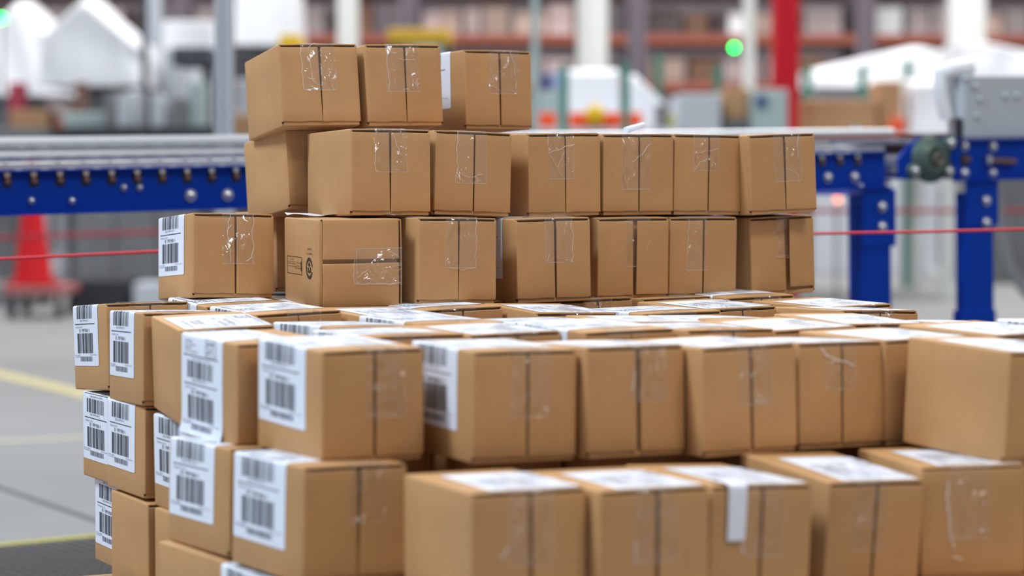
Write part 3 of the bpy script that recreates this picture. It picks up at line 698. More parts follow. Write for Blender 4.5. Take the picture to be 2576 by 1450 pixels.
# loose sheet caught on top of the side-lying carton
V = []; F = []; nx = 16
for i in range(nx+1):
    for j in range(5):
        s = i/nx; V.append((.002+s*W*1.55*.62, .012+L*.62*(1-s)*.0+(.82-.62*s)*L-(j/4-.5)*.055, .0012+.003*math.sin(s*7+j*.4)**2+(.004*max(0, 1-s*5) if j == 0 else 0)))
for i in range(nx):
    for j in range(4): F.append((i*5+j, (i+1)*5+j, (i+1)*5+j+1, i*5+j+1))
o = link('loose_paper_sheet', mesh('loose_paper_sheet', V, F, True), PAPER)
q = P('C2'); o.location = (q[0]*U, q[1]*U, q[2]*U+CAMZ+W*1.0+.0015); o.rotation_euler = (q[4], q[5], q[3])
tag(o, 'thin white paper sheet curling on top of the side-lying carton', 'paper')
# printing on the underside of C2 (its left face in the picture)
def decal(root, items, name):
    # coordinates: u = depth from the front edge (0..1 of L), v = height in the picture (0..1 of W); local x runs downwards
    V = []; F = []
    for kind, a in items:
        b = len(V)
        if kind == 'q':
            u0, u1, v0, v1 = a; pts = [(u0, v0), (u1, v0), (u1, v1), (u0, v1)]; fs = [(0, 1, 2, 3)]
        elif kind == 'p': pts, fs = a
        V += [(W*(1-v), L*u, -.0004-bulge(min(max(1-v, 0), 1), min(max(u, 0), 1), AMPT)) for u, v in pts]; F += [tuple(b+i for i in f) for f in fs]
    return link(name, mesh(name, V, F), STAMP, root)
def dtext(s, u0, u1, v0, v1):      # upside down, so it runs from the far edge at its right
    tv, tf = text_polys(s); return ('p', ([(u0+(u1-u0)*x, v1-(v1-v0)*y) for x, y in tv], tf))
it = []
# recycling ring, centre near the front edge
cu, cv, ru, rv = .245, .435, .088, .125
pts = []; fs = []; n = 40
for i in range(n+1):
    t = math.radians(200+330*i/n); th = 1+.0*math.sin(t)
    k = .30 if abs(math.sin(t)) > .6 else .2
    pts += [(cu+ru*math.cos(t), cv+rv*math.sin(t)), (cu+ru*(1-k)*math.cos(t), cv+rv*(1-k)*math.sin(t))]
fs = [(2*i, 2*i+1, 2*i+3, 2*i+2) for i in range(n)]
it.append(('p', (pts, fs)))
for k in range(3):
    t = math.radians(90+120*k); ct, st = math.cos(t), math.sin(t)
    tri = [(.30, 0), (.62, -.22), (.62, .22)] ; bar = [(.10, -.13), (.34, -.13), (.34, .13), (.10, .13)]
    fnc = lambda a, b: (cu+ru*(a*ct-b*st), cv+rv*(a*st+b*ct))
    sh = [fnc(.62, 0), fnc(.34, -.34), fnc(.12, -.16), fnc(.28, 0), fnc(.12, .16), fnc(.34, .34)]
    it.append(('p', (sh, [(0, 1, 2, 3), (0, 3, 4, 5)])))
it.append(dtext('Corrugated', .31, .16, .585, .62)); it.append(dtext('Recycles', .29, .18, .640, .675))
for a in ((.455, .90, .345, .352), (.455, .90, .545, .552), (.452, .460, .348, .549), (.895, .903, .348, .549)): it.append(('q', a))
it.append(dtext('Certified Sourcing', .90-.02, .60, .425, .445)); it.append(('q', (.64, .88, .462, .466)))
it.append(dtext('www.sfiprogram.org', .88, .64, .478, .494)); it.append(dtext('SFI-00', .80, .70, .508, .522))
it.append(dtext('SUSTAINABLE', .66, .50, .41, .425)); it.append(dtext('FORESTRY', .60, .50, .44, .455)); it.append(dtext('INITIATIVE', .60, .49, .475, .49))
lf = [(.475, .38), (.49, .42), (.478, .45), (.492, .47), (.48, .49), (.47, .51), (.462, .47), (.468, .45), (.458, .42)]
it.append(('p', (lf, [tuple(range(9))])))
decal(B_['C2'], it, 'printed_marks')
# pallets underneath
def pallet(cx, cy, z, rz, label):
    o = empty('wooden_pallet', (cx, cy, z), rz); tag(o, label, 'pallet')
    lx, ly = 1.02, 1.15
    for j in range(7): MB().box((0, -ly/2+.05+j*(ly-.1)/6, .126), (lx, .09, .018)).build('plank', WOOD, o)
    for x in (-lx/2+.02, 0, lx/2-.02): MB().box((x, 0, .0665), (.038, ly, .101)).build('stringer', WOOD, o)
    for j in range(3): MB().box((0, -ly/2+.05+j*(ly-.1)/2, .008), (lx, .09, .016)).build('plank', WOOD, o)
    return o
ZP = CAMZ+(G[3]-1.01)*U
pallet(.06, 2.98, ZP-.137, .46, 'upper wooden pallet under the pile of cartons')
pallet(.06, 2.98, ZP-.275, .46, 'lower wooden pallet under the pile of cartons')
# ------------------------------------------------------------------ blue roller conveyor behind the pile
P0 = Vector((-.968, 4.60, CAMZ-.0857)); P1 = Vector((.707, 5.60, CAMZ-.0458))
uc = (P1-P0).normalized(); nc = Vector((-uc.y, uc.x, 0)).normalized(); wc = uc.cross(nc)
MC = Matrix((uc, nc, wc)).transposed()
def conv_root(name, label, s):
    o = bpy.data.objects.new(name, None); COL.objects.link(o); o.location = P0+uc*s
    o.rotation_euler = MC.to_euler(); tag(o, label, 'conveyor'); return o
c1 = conv_root('roller_conveyor', 'blue framed roller conveyor running behind the carton pile', 0)
S0, S1, CW = -.75, 2.145, .46
def channel(root, s0, s1, y, h, sgn, z0=0, name='side_rail'):
    mb = MB(); t = .0035; l = s1-s0; c = (s0+s1)/2
    mb.box((c, y, z0+h/2), (l, t, h)); mb.box((c, y-sgn*.012, z0+t/2), (l, .026, t)); mb.box((c, y-sgn*.008, z0+h-t/2), (l, .018, t))
    return mb.build(name, BLUE, root)
BH = .0855
channel(c1, S0, S1, 0, BH, 1); channel(c1, S0, S1, CW, BH, -1)
mb = MB(); mb.tube((0, .006, 0), (0, CW-.006, 0), .0215, 20); mb.tube((0, -.004, 0), (0, .006, 0), .006, 10)
rm = mesh('roller', mb.V, mb.F, False)
for p, f in zip(rm.polygons, mb.S): p.use_smooth = f
rm.materials.append(STEEL)
ROLLN = int((S1-.06-S0)/.0525)
mb = MB(); mb.tube((0, -.007, 0), (0, .002, 0), .0062, 6); nutm = mesh('axle_nut', mb.V, mb.F); nutm.materials.append(RUSTY)
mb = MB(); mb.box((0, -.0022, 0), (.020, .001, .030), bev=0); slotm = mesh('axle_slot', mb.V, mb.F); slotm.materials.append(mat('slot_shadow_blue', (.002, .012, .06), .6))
for i in range(ROLLN):
    s = S0+.03+i*.0525
    r = link('roller', rm, None, c1); r.location = (s, 0, BH-.008)
    k = link('axle_slot', slotm, None, r); k.location = (0, 0, -.010); k = link('axle_nut', nutm, None, r); k.location = (0, -.001, -.012)
for z, ze, rr in ((BH+.046, BH+.032, .013), (BH+.019, BH+.007, .012)):
    mb = MB(); mb.tube((S0, CW+.01, z+.012), (2.56, CW+.01, ze+.012), rr, 14); mb.build('guard_rail', ALU, c1)
mb = MB(); mb.box(((S0+S1)/2, .004, BH+.0075), (S1-S0, .006, .009)); mb.build('wear_strip', ALU, c1)
for s in (-.35, .48, 1.45, 2.45):
    mb = MB(); mb.box((s, CW+.022, BH*.6+.02), (.03, .006, .16)); mb.build('rail_bracket', ALU, c1)
def bolt_mesh(r, m, nm='bolt'):
    mb = MB(); mb.tube((0, .0, 0), (0, -.003, 0), r*1.25, 20); mb.lathe([(r, .003), (r, .006), (r*.8, .0095), (.0005, .011)], n=18, M=Matrix.Rotation(PI/2, 3, 'X'))
    me = mesh(nm, mb.V, mb.F, True); me.materials.append(m); return me
BOLT = bolt_mesh(.0095, STEEL); BOLTS = bolt_mesh(.0052, STEEL)
def on_face(px, py, yoff=0):      # conveyor-local point of the near face under that pixel
    o = Vector((0, 0, CAMZ)); d = at(px, py, 1)-o; t = (P0-o).dot(nc)/d.dot(nc); q = o+d*t-P0
    return Vector((q.dot(uc), yoff, q.dot(wc)))
for px, py in ((478, 492), (571, 491), (2081, 447), (2148, 446)):
    b = link('bolt', BOLT, None, c1); b.location = on_face(px, py, -.002)
for px, py in ((180, 505), (78, 505), (310, 472), (350, 472), (2161, 468), (2230, 467)):
    b = link('small_bolt', BOLTS, None, c1); b.location = on_face(px, py, -.002)
def leg(root, s, base, wd, ztop, plate_h, yoff=-.012):
    # near leg: plate, slotted upper post, wider lower post
    zf = -(P0.z+base)                          # floor in local z, roughly
    mb = MB(); mb.box((s, yoff, ztop-plate_h/2), (wd*1.12, .006, plate_h), bev=.0025); pl = mb.build('leg_plate', BLUE, root)
    mb = MB(); mb.box((s-.004, yoff+.022, (ztop-.35)/2-.02), (wd*.94, .042, .33+abs(ztop)), bev=.004); mb.build('leg_post', BLUE, root)
    mb = MB(); mb.box((s-.004, yoff+.024, (-.30+zf)/2), (wd*1.03, .052, abs(zf+.30)), bev=.004); mb.build('leg_foot_post', BLUE, root)
    mb = MB(); mb.box((s-.004, yoff+.03, zf+.006), (wd*1.7, .14, .012)); mb.build('foot_plate', BLUE, root)
    return pl
s_l = on_face(2203, 520).x
pl = leg(c1, s_l, .036, .088, -.001, .135)
for py in (520, 571):
    b = link('bolt', BOLT, None, pl); b.location = on_face(2207, py, -.017)
for s, y in ((s_l, CW), (-.55, 0), (-.55, CW)):
    mb = MB(); mb.box((s, y+.02*(1 if y == 0 else -1), -.37-.012), (.06, .04, .745+s*.012), bev=.003); mb.build('leg_post', BLUE, c1)
for s in (-.55,):
    mb = MB(); mb.box((s, CW/2, -.10), (.04, CW-.04, .04)); mb.build('cross_brace', BLUE, c1)
# second section with the bearing
c2 = conv_root('drive_conveyor', 'blue conveyor drive section with round bearing and bolt heads at the right', 0)
a = on_face(2262, 455); b = on_face(2576, 455); e = b.x+.5
z0 = on_face(2430, 456).z; z1 = on_face(2430, 351).z
channel(c2, on_face(2392, 400).x, e, -.004, z1-z0, 1, z0); channel(c2, on_face(2392, 400).x, e, CW, z1-z0, -1, z0)
mb = MB(); sa, sb = on_face(2256, 400).x, on_face(2394, 400).x
zb0 = on_face(2300, 451).z; zb1 = on_face(2340, 343).z
V = [(sa+.004, -.002, zb0), (sb, -.002, zb0), (sb, -.002, zb1), (sa+.07, -.002, zb1), (sa+.025, -.002, zb1-.03), (sa+.004, -.002, (zb0+zb1)/2)]
V = V+[(x, .006, z) for x, y, z in V]; n = 6
F = [tuple(range(n)), tuple(reversed(range(n, 2*n)))]+[(i, i+n, (i+1) % n+n, (i+1) % n) for i in range(n)]
mb.quad_mesh(V, F); mb.build('bearing_plate', BLUE, c2)
q = on_face(2338, 400)
mb = MB(); RX = Matrix.Rotation(PI/2, 3, 'X')
mb.lathe([(.058, 0), (.056, .008), (.040, .013), (.034, .024), (.022, .026), (.020, .018), (.0005, .018)], c=(q.x, -.003, q.z), n=28, M=RX)
for px, py in ((2384, 360), (2294, 430), (2379, 432)):
    r = on_face(px, py); mb.lathe([(.019, 0), (.018, .009), (.0005, .010)], c=(r.x, -.003, r.z), n=16, M=RX)
mb.build('flange_bearing', GREENCAST, c2)
mb = MB(); mb.lathe([(.017, .01), (.017, .027), (.009, .029), (.0085, .018), (.0005, .018)], c=(q.x+.006, -.003, q.z), n=20, M=RX); mb.build('shaft_end', mat('worn_shaft', (.16, .15, .13), .4, metal=.7), c2)
for px, py in ((2384, 360), (2294, 430), (2379, 432)):
    b = link('bolt', BOLT, None, c2); b.location = on_face(px, py, -.012)
for px, py in ((2422, 367), (2493, 369), (2422, 436), (2493, 437)):
    b = link('bolt', BOLT, None, c2); b.location = on_face(px, py, -.006)
r0, r1 = on_face(2468, 403), on_face(2542, 407)
mb = MB(); mb.tube((r0.x, -.016, r0.z), (r1.x, -.016, r1.z), .0068, 12); mb.build('tension_rod', RUSTY, c2)
mb = MB(); mb.tube((r0.x-.002, -.016, r0.z), (r0.x+.010, -.016, r0.z), .0135, 6); mb.build('hex_nut', STEEL, c2)
r = on_face(2423, 403)
mb = MB(); mb.box((r.x, -.0065, r.z), (.028, .003, .026)); mb.build('adjuster_slot', DARK, c2)
mb = MB(); mb.tube((r.x-.012, -.011, r.z+.002), (r.x+.012, -.011, r.z+.002), .005, 10); mb.build('tension_rod', RUSTY, c2)
sL = on_face(2460, 520).x
pl = leg(c2, sL, .045, .092, z0+.002, on_face(2460, 456).z-on_face(2460, 572).z, -.014)
for py in (505, 560):
    b = link('bolt', BOLT, None, pl); b.location = on_face(2467, py, -.019)
mb = MB(); mb.tube((sb-.03, .01, q.z), (sb-.03, CW-.01, q.z), .034, 20); mb.build('drive_roller', STEEL, c2)
mb = MB(); mb.box(((sb+e)/2, CW/2, z1-.006), (e-sb, CW-.02, .008)); mb.build('slider_bed', STEEL, c2)
mb = MB(); mb.box((sL, CW-.02, -.38), (.06, .04, .78), bev=.003); mb.build('leg_post', BLUE, c2)
# grey machine cabinet standing on the drive section
q0 = on_face(2432, 346); q1 = on_face(2576, 346); qt = on_face(2432, 186)
cb = conv_root('machine_cabinet', 'pale grey bolted machine housing standing on the conveyor at right', 0); cb['category'] = 'cabinet'
hh = qt.z-q0.z; lw = .42
mb = MB(); mb.box((q0.x+lw/2, .040, z1+.001+hh/2), (lw, .064, hh), bev=.004); mb.build('housing', GREYP, cb)
mb = MB(); mb.box((q0.x-.008, .02, z1+.026), (.008, .02, .05)); mb.build('corner_angle', DARK, cb)
bm_ = bolt_mesh(.0062, ALU)
for px, py in ((2433, 197), (2457, 217), (2469, 250), (2532, 241), (2562, 241), (2461, 292)):
    b = link('bolt', bm_, None, cb); b.location = on_face(px, py, .009)
mb = MB(); zz = z1+hh
pts = []
for i in range(15):
    t = i/14; pts.append(Vector((q0.x-.018-.020*math.sin(t*2.2), .05+.0*t, zz-.10+.115*t)))
mb.path(pts, .017, 12)
mb.tube((q0.x-.018, .04, zz+.014), (q0.x+.045, .04, zz+.022), .022, 16); mb.lathe([(.0005, -.022), (.016, -.016), (.022, 0), (.016, .016), (.0005, .022)], c=(q0.x-.018, .04, zz+.014), n=14)
mb.build('plastic_film_roll', WHITEP, cb)
def wrinkled(name, px0, py0, px1, py1, Y, depth, m, label, cat, peak=None, skew=0, bottom=None, fold=.05, floor=False, group=None, zb_=None):
    # cloth or film draped over a load: a box with pinched, sagging top and soft folds
    A = at(px0, py1, Y); B = at(px1, py1, Y); T = at(px0, py0, Y)
    if zb_ is not None: A.z = zb_
    wd = B.x-A.x; hz = T.z-A.z; zb = A.z
    nx, ny, nz = 22, 8, 12; V = []; idx = {}
    def pt(i, j, k):
        x, y, z = i/nx, j/ny, k/nz
        prof = 1.0
        if peak is not None: prof = .42+.58*max(0, 1-abs(x-peak)/max(peak, 1-peak))**1.0
        prof *= 1-.10*abs(2*y-1)**2
        h = (T.z-zb)*z if not floor else T.z*z
        top = (A.z-zb)+hz*prof if k == nz else None
        zt = (A.z-zb)+hz*prof
        f = fold*wd*noise.noise(Vector((x*6+px0, y*4, z*1.3+py0*.01)))*(.4+.6*z)
        g = 1-.06*z
        return Vector((A.x+wd*(.5+(x-.5)*g)+f*.4+skew*z*wd, Y+depth*(.5+(y-.5)*g)-f, zb+zt*z+fold*.3*hz*noise.noise(Vector((x*4, y*3, px0)))*z))
    def vid(i, j, k):
        if (i, j, k) not in idx: idx[(i, j, k)] = len(V); V.append(pt(i, j, k))
        return idx[(i, j, k)]
    F = []
    for i in range(nx):
        for j in range(ny): F.append((vid(i, j, nz), vid(i+1, j, nz), vid(i+1, j+1, nz), vid(i, j+1, nz)))
        for k in range(nz):
            F.append((vid(i, 0, k), vid(i+1, 0, k), vid(i+1, 0, k+1), vid(i, 0, k+1))); F.append((vid(i+1, ny, k), vid(i, ny, k), vid(i, ny, k+1), vid(i+1, ny, k+1)))
    for j in range(ny):
        for k in range(nz):
            F.append((vid(0, j+1, k), vid(0, j, k), vid(0, j, k+1), vid(0, j+1, k+1))); F.append((vid(nx, j, k), vid(nx, j+1, k), vid(nx, j+1, k+1), vid(nx, j, k+1)))
    o = link(name, mesh(name, V, F, True), m); tag(o, label, cat, group); return o
def block(name, px0, py0, px1, py1, Y, depth, m, label, cat, floor=False, bev=.01, parent=None, group=None, zb=None):
    A = at(px0, py1, Y); B = at(px1, py0, Y); z0 = .001 if floor else (zb if zb is not None else A.z)
    mb = MB(); mb.box(((A.x+B.x)/2, Y+depth/2, (z0+B.z)/2), (B.x-A.x, depth, B.z-z0), bev=bev)
    o = mb.build(name, m, parent)
    if label: tag(o, label, cat, group)
    return o
def column(name, px0, px1, Y, m, label, z0=0, z1=6, round_=False, py0=None, py1=None, cat='column', base=True):
    A = at(px0, 400, Y); B = at(px1, 400, Y); r = (B.x-A.x)/2; cx = (A.x+B.x)/2
    if py0 is not None: z1 = at(px0, py0, Y).z
    if py1 is not None: z0 = at(px0, py1, Y).z
    o = empty(name, (cx, Y+r, z0)); tag(o, label, cat)
    mb = MB()
    if round_: mb.tube((0, 0, 0), (0, 0, z1-z0), r, 24)
    else: mb.box((0, 0, (z1-z0)/2), (2*r, 2*r, z1-z0), bev=r*.12)
    mb.build('shaft', m, o)
    if base and z0 == 0:
        mb = MB(); mb.box((0, 0, .01), (4*r, 4*r, .02)); mb.build('base_plate', m, o)
    return o
# aluminium profile posts by the conveyor
def profile_post(px0, px1, Y, label, z1=3.2):
    A = at(px0, 400, Y); B = at(px1, 400, Y); s = B.x-A.x; o = empty('aluminium_post', ((A.x+B.x)/2, Y+s/2, 0)); tag(o, label, 'post')
    mb = MB(); t = s*.36
    for sx in (-1, 1):
        for sy in (-1, 1): mb.box((sx*(s/2-t/2), sy*(s/2-t/2), z1/2), (t, t, z1))
    mb.box((0, 0, z1/2), (s*.7, s*.7, z1)); mb.build('profile', ALU, o)
    mb = MB(); mb.box((0, 0, .008), (s*2.4, s*2.4, .016)); mb.build('base_plate', ALU, o); return o
profile_post(541, 586, 7.2, 'grey slotted aluminium post behind the conveyor, left of the top cartons')
profile_post(374, 408, 18.7, 'pale blurred post rising beside the white peaked cover')
def legs_for(o, x0, x1, y0, y1, zt, m=ALU, r=.05):
    for x in (x0, x1):
        for y in (y0, y1): MB().box((x, y, zt/2), (r, r, zt)).build('leg', m, o)
# cone on a low red dolly
Y = 13.8
cz = at(85, 716, Y).z; c = at(84, 700, Y); o = empty('traffic_cone', (c.x, Y, cz)); tag(o, 'red traffic cone below the conveyor at the left', 'cone')
mb = MB(); hgt = .74; mb.lathe([(.112, .018), (.106, .03), (.022, hgt), (.018, hgt+.01), (.0005, hgt+.01)], n=28); mb.build('cone_body', REDC, o)
mb = MB(); mb.box((0, 0, .010), (.27, .27, .02), bev=.006); mb.build('cone_base', REDC, o)
o = empty('flat_dolly', (c.x+.05, Y, 0)); tag(o, 'low red trolley under the traffic cone', 'trolley')
PINK = mat('faded_red_deck', (.30, .09, .09), .6)
mb = MB(); mb.box((0, 0, cz-.026), (.34, .5, .05), bev=.008); mb.build('deck', PINK, o)
for sx in (-1, 1):
    for sy in (-1, 1):
        mb = MB(); mb.tube((sx*.13-.015, sy*.2, .045), (sx*.13+.015, sy*.2, .045), .045, 18); mb.build('wheel', BLACKR, o)
        mb = MB(); mb.box((sx*.13, sy*.2, (cz-.05)/2+.04), (.02, .05, cz-.11)); mb.build('wheel_bracket', DARK, o)
# ropes
def rope(pts, Y0, Y1, r, label):
    P_ = [at(px, py, Y0+(Y1-Y0)*(px+200)/3000) for px, py in pts]
    Q = []
    for i in range(len(P_)-1):
        for k in range(6): Q.append(P_[i].lerp(P_[i+1], k/6))
    Q.append(P_[-1]); mb = MB(); mb.path(Q, r, 8); o = mb.build('cord', ROPE if r < .005 else mat('dark_red_cord', (.30, .02, .035), .8)); tag(o, label, 'rope'); return o
rope([(-300, 664), (0, 652), (398, 633), (900, 615), (1400, 600), (2050, 588), (2300, 584), (2576, 577), (2900, 568)], 4.05, 4.35, .0026, 'thin red cord stretched in front of the conveyor legs')
rope([(-300, 605), (0, 599), (398, 584), (1200, 552), (2050, 531), (2400, 531), (2900, 528)], 9.6, 9.9, .0075, 'second blurred red cord behind the conveyor legs')
for px, Y, lb in ((-330, 4.05, 'left'), (2950, 4.36, 'right')):
    q = at(px, 600, Y); o = empty('cord_post', (q.x, Y, 0)); tag(o, 'slim red post holding the %s end of the thin cord' % lb, 'post')
    mb = MB(); mb.tube((0, 0, 0), (0, 0, .95), .02, 12); mb.build('shaft', REDP, o); mb = MB(); mb.lathe([(.16, 0), (.15, .02), (.03, .03)], n=20); mb.build('base', DARK, o)
# ---------------- left background
YB = 15.2
bn = block('work_bench', 172, 345, 512, 740, YB+.02, .76, CHAR, 'charcoal work bench with dark front behind the conveyor, left', 'bench', floor=True)
block('bench_top', 148, 318, 532, 345, YB-.02, .86, DARK, None, None, parent=bn)
BZ = at(148, 318, YB-.02).z+.001
for i, (x, wd) in enumerate(((186, 100), (292, 100), (398, 100))):
    block('bench_door', x, 356, x+wd, 735, YB-.0, .03, GREY, None, None, parent=bn)
for i, (a, b_, m, lb, Y) in enumerate(((-60, 92, GREY, 'grey low skid at the left edge under the conveyor', 15.4), (436, 520, LGREY, 'white low skid right of the charcoal bench', 14.9))):
    block('low_skid', a, 720, b_, 770, Y-.6, .5, m, lb, 'skid', floor=True)
block('low_white_box', 335, 714, 400, 760, 14.3, .35, LGREY, 'low pale box on the floor in front of the charcoal bench', 'box', floor=True)
block('low_dark_box', 175, 705, 318, 770, 14.3, .4, DARK, 'low dark box on the floor in front of the charcoal bench', 'box', floor=True)
BI = [(160, 285, 284, TEAL, .60, 'grey green box at the left of the dark bench'),
      (262, 288, 236, GREY, .10, 'narrow grey holder on the bench beside the pale bins'), (292, 322, 236, LGREY, .15, 'left silver bin on the dark bench'),
      (324, 354, 226, ALU, .35, 'right silver bin on the dark bench, bright inside'), (378, 414, 240, LGREY, .2, 'pale bottle-like container on the dark bench'),
      (432, 470, 245, GREY, .25, 'grey fixture on the bench under the dark hood'), (474, 515, 205, TEAL, .35, 'pale instrument on the bench under the dark hood')]
for a, b_, c_, m, dy, lb in BI:
    block('bench_item', a, c_, b_, 318, YB+.05+dy*.6, .18, m, lb, 'container', zb=BZ)
block('brown_bin', 190, 205, 214, 262, YB+.48, .12, RUSTY, 'brown blurred bin standing on the grey green box', 'bin', zb=at(160, 284, YB+.41).z+.002)
wrinkled('draped_cover', -110, -15, 158, 240, 18.2, 1.3, WHITEP, 'white peaked plastic cover at the left edge of the picture', 'cover', peak=.55)
wrinkled('draped_cover', 95, -25, 358, 215, 16.6, 1.2, WHITEP, 'tall white peaked plastic cover left of the dark post', 'cover', peak=.42)
block('cover_stand', -60, 240, 60, 480, 18.5, .8, GREY, 'grey stand under the white cover at the left edge', 'stand', floor=True)
block('cover_stand', 200, 217, 335, 480, 16.8, .8, GREY, 'grey stand under the tall white peaked cover', 'stand', floor=True)
lc = block('long_counter', -200, 322, 128, 352, 16.6, .7, GREY, 'grey counter behind the conveyor at the far left', 'counter')
A = at(-195, 352, 16.6); B = at(122, 352, 16.6); legs_for(lc, A.x+.03, B.x-.03, 16.65, 17.25, A.z)
CZ = at(0, 322, 16.6).z+.001
block('folded_garment', 22, 208, 60, 290, 17.0, .15, mat('crimson_cloth', (.42, .06, .10), .8), 'crimson cloth bundle at the left background', 'cloth', zb=CZ)
block('floor_carton', 25, 277, 122, 322, 16.65, .3, TAN, 'tan carton on the grey counter at the far left', 'box', zb=CZ)
column('steel_post', 356, 373, 16.2, CHAR, 'dark post right of the tall white cover', base=False)
block('machine_guard', 410, 52, 536, 122, 17.4, 1.0, WHITEP, 'white machine top behind the grey post', 'machine', floor=True)
block('machine_upright', 414, 122, 448, 318, 17.2, .15, LGREY, 'pale machine upright left of the dark hood', 'machine', floor=True)
hd = block('monitor_hood', 432, 118, 530, 166, 16.2, .5, CHAR, 'dark hood over the bench behind the grey post', 'hood')
block('hood_support', 512, 166, 530, 700, 16.3, .2, DARK, None, None, parent=hd, floor=True)
wrinkled('white_curtain', 588, -40, 742, 112, 18.0, 1.0, WHITEP, 'large white hanging cover above the top left carton', 'cover', fold=.03)
block('curtain_stand', 600, 120, 735, 300, 18.3, .6, GREY, 'grey machine body under the large white hanging cover', 'machine', floor=True)
block('dark_screen', 594, 122, 628, 190, 17.3, .1, CHAR, 'dark screen between the grey post and the top left carton', 'screen', floor=True)
fc = block('far_cabinet', 560, 350, 760, 480, 16.4, .5, GREY, 'grey cabinet carrying the tan crate', 'cabinet', floor=True)
z = at(560, 350, 16.4).z+.001
block('tan_crate', 585, 290, 640, 350, 16.45, .4, TAN, 'tan crate under the pale tub, left of the stacked cartons', 'crate', zb=z)
block('white_tub', 592, 200, 640, 290, 16.5, .3, LGREY, 'pale tub left of the top left carton', 'tub', zb=at(585, 290, 16.45).z+.001)
block('yellow_box', 702, 86, 752, 150, 15.0, .4, YELLOW, 'small bright yellow box above the top left carton', 'box', zb=at(700, 150, 14.95).z+.001)
block('yellow_box_stand', 698, 150, 760, 250, 14.95, .5, GREY, 'grey stand under the yellow box', 'stand', floor=True)
# ---------------- columns
column('building_column', 850, 900, 19, WCOL, 'white column behind the first two top cartons')
column('pipe', 1336, 1356, 12.5, TEAL, 'thin grey green pipe right of the top right carton', round_=True, cat='pipe')
column('building_column', 1452, 1530, 19.5, WCOL, 'broad white column right of the top row', round_=True)
column('building_column', 1870, 1897, 18, WCOL, 'slim white column left of the red column', base=False)
column('red_column', 1945, 2010, 15.4, REDP, 'bright red column in the right background', base=False)
column('building_column', 2392, 2478, 20.5, WCOL, 'broad white column above the grey machine housing')
# ---------------- centre: packing table and its load
YT = 13.6
pt = block('packing_table', 1345, 322, 1700, 342, YT, 2.4, LGREY, 'long pale table behind the second row cartons', 'table')
TZ = at(1345, 322, YT).z+.001
A = at(1345, 342, YT); B = at(1700, 342, YT); legs_for(pt, A.x+.04, B.x-.04, YT+.05, YT+2.3, A.z)
wrinkled('wrapped_load', 1428, 168, 1562, 325, 15.0, .8, WHITEP, 'white wrapped load under the broad white column', 'load', fold=.03, zb_=TZ)
wrinkled('wrapped_load', 1584, 178, 1692, 325, 15.0, .8, WHITEP, 'sloping white wrapped load right of the green posts', 'load', peak=.12, fold=.03, zb_=TZ)
block('orange_barrier', 1352, 283, 1400, 322, YT+.1, .06, ORANGE, 'left short orange barrier board', 'barrier', zb=TZ)
ob = block('orange_barrier', 1432, 283, 1616, 322, YT+.1, .06, ORANGE, 'long orange barrier board behind the second row', 'barrier', zb=TZ)
q = at(1497, 288, YT+.05); mb = MB(); mb.lathe([(.0005, -.06), (.04, -.045), (.058, 0), (.04, .045), (.0005, .058)], c=q, n=20); o = mb.build('beacon', YELLOW, ob); o['label'] = 'round yellow beacon'
block('dark_box', 1652, 262, 1684, 322, YT+.25, .3, GREY, 'dark grey narrow box between white load and pale panel', 'box', zb=TZ)
block('yellow_guard', 1684, 285, 1697, 322, YT+.2, .1, mat('olive_yellow', (.45, .42, .08), .6), 'thin yellow green guard beside the pale panel', 'guard', zb=TZ)
block('pale_cabinet', 1705, 236, 1814, 335, 14.3, .7, LGREY, 'pale grey cabinet behind the second row cartons', 'cabinet', floor=True)
bs = block('carton_stand', 1822, 300, 1884, 400, 14.5, .6, GREY, 'low stand under the upright tan carton', 'stand', floor=True)
block('brown_carton_stack', 1822, 222, 1884, 300, 14.52, .5, TAN, 'upright tan carton between the pale cabinet and the teal cabinet', 'box', zb=at(1820, 300, 14.5).z+.001)
tc_ = block('teal_cabinet', 1897, 225, 1982, 335, 14.2, .5, TEAL, 'pale teal cabinet in front of the red column', 'cabinet', floor=True)
q = at(1915, 256, 14.2); mb = MB(); mb.tube(q, q+Vector((0, -.03, 0)), .034, 18); o = mb.build('round_dial', NAVY, tc_); o['label'] = 'round navy dial'
block('bin_pedestal', 1358, 228, 1415, 318, 15.2, .3, TEAL, 'grey green pedestal under the blue bins', 'stand', zb=TZ)
z = at(1358, 228, 15.2).z+.001
block('blue_bin', 1360, 185, 1383, 228, 15.22, .2, NAVY, 'navy bin beside the thin pipe', 'bin', zb=z); block('blue_bin', 1386, 178, 1412, 228, 15.25, .2, mat('pale_blue', (.30, .38, .55), .6), 'pale blue bin beside the navy bin', 'bin', zb=z)
for px, py, Y, lb in ((1420, 160, 13.2, 'green post left of the white wrapped load'), (1574, 155, 13.2, 'green post right of the white wrapped load'), (1657, 140, 16.6, 'faint green post behind the sloping white load'), (1806, 165, 15.4, 'green post behind the pale cabinet'),
                   (2032, 170, 17.2, 'green post right of the red column'), (2170, 165, 17.2, 'green post in front of the white tarpaulin'), (2284, 150, 17.2, 'faint green post right of the tan carton wall')):
    column('green_post', px-10, px+10, Y, GREENP, lb, py0=py, cat='post', base=False)
wrinkled('tarpaulin', 2036, 108, 2400, 218, 19.4, 1.3, WHITEP, 'long white tarpaulin right of the red column', 'tarpaulin', fold=.02, peak=.8)
block('tarpaulin_stand', 2052, 221, 2380, 300, 19.6, .9, LGREY, 'pale stand under the long white tarpaulin', 'stand', floor=True)
rt = block('rear_table', 1985, 336, 2420, 348, 15.6, 1.4, LGREY, 'pale table surface behind the right end of the conveyor', 'table')
A = at(1990, 348, 15.6); B = at(2400, 348, 15.6); legs_for(rt, A.x+.06, B.x-.02, 15.7, 16.9, A.z, WCOL, .07)
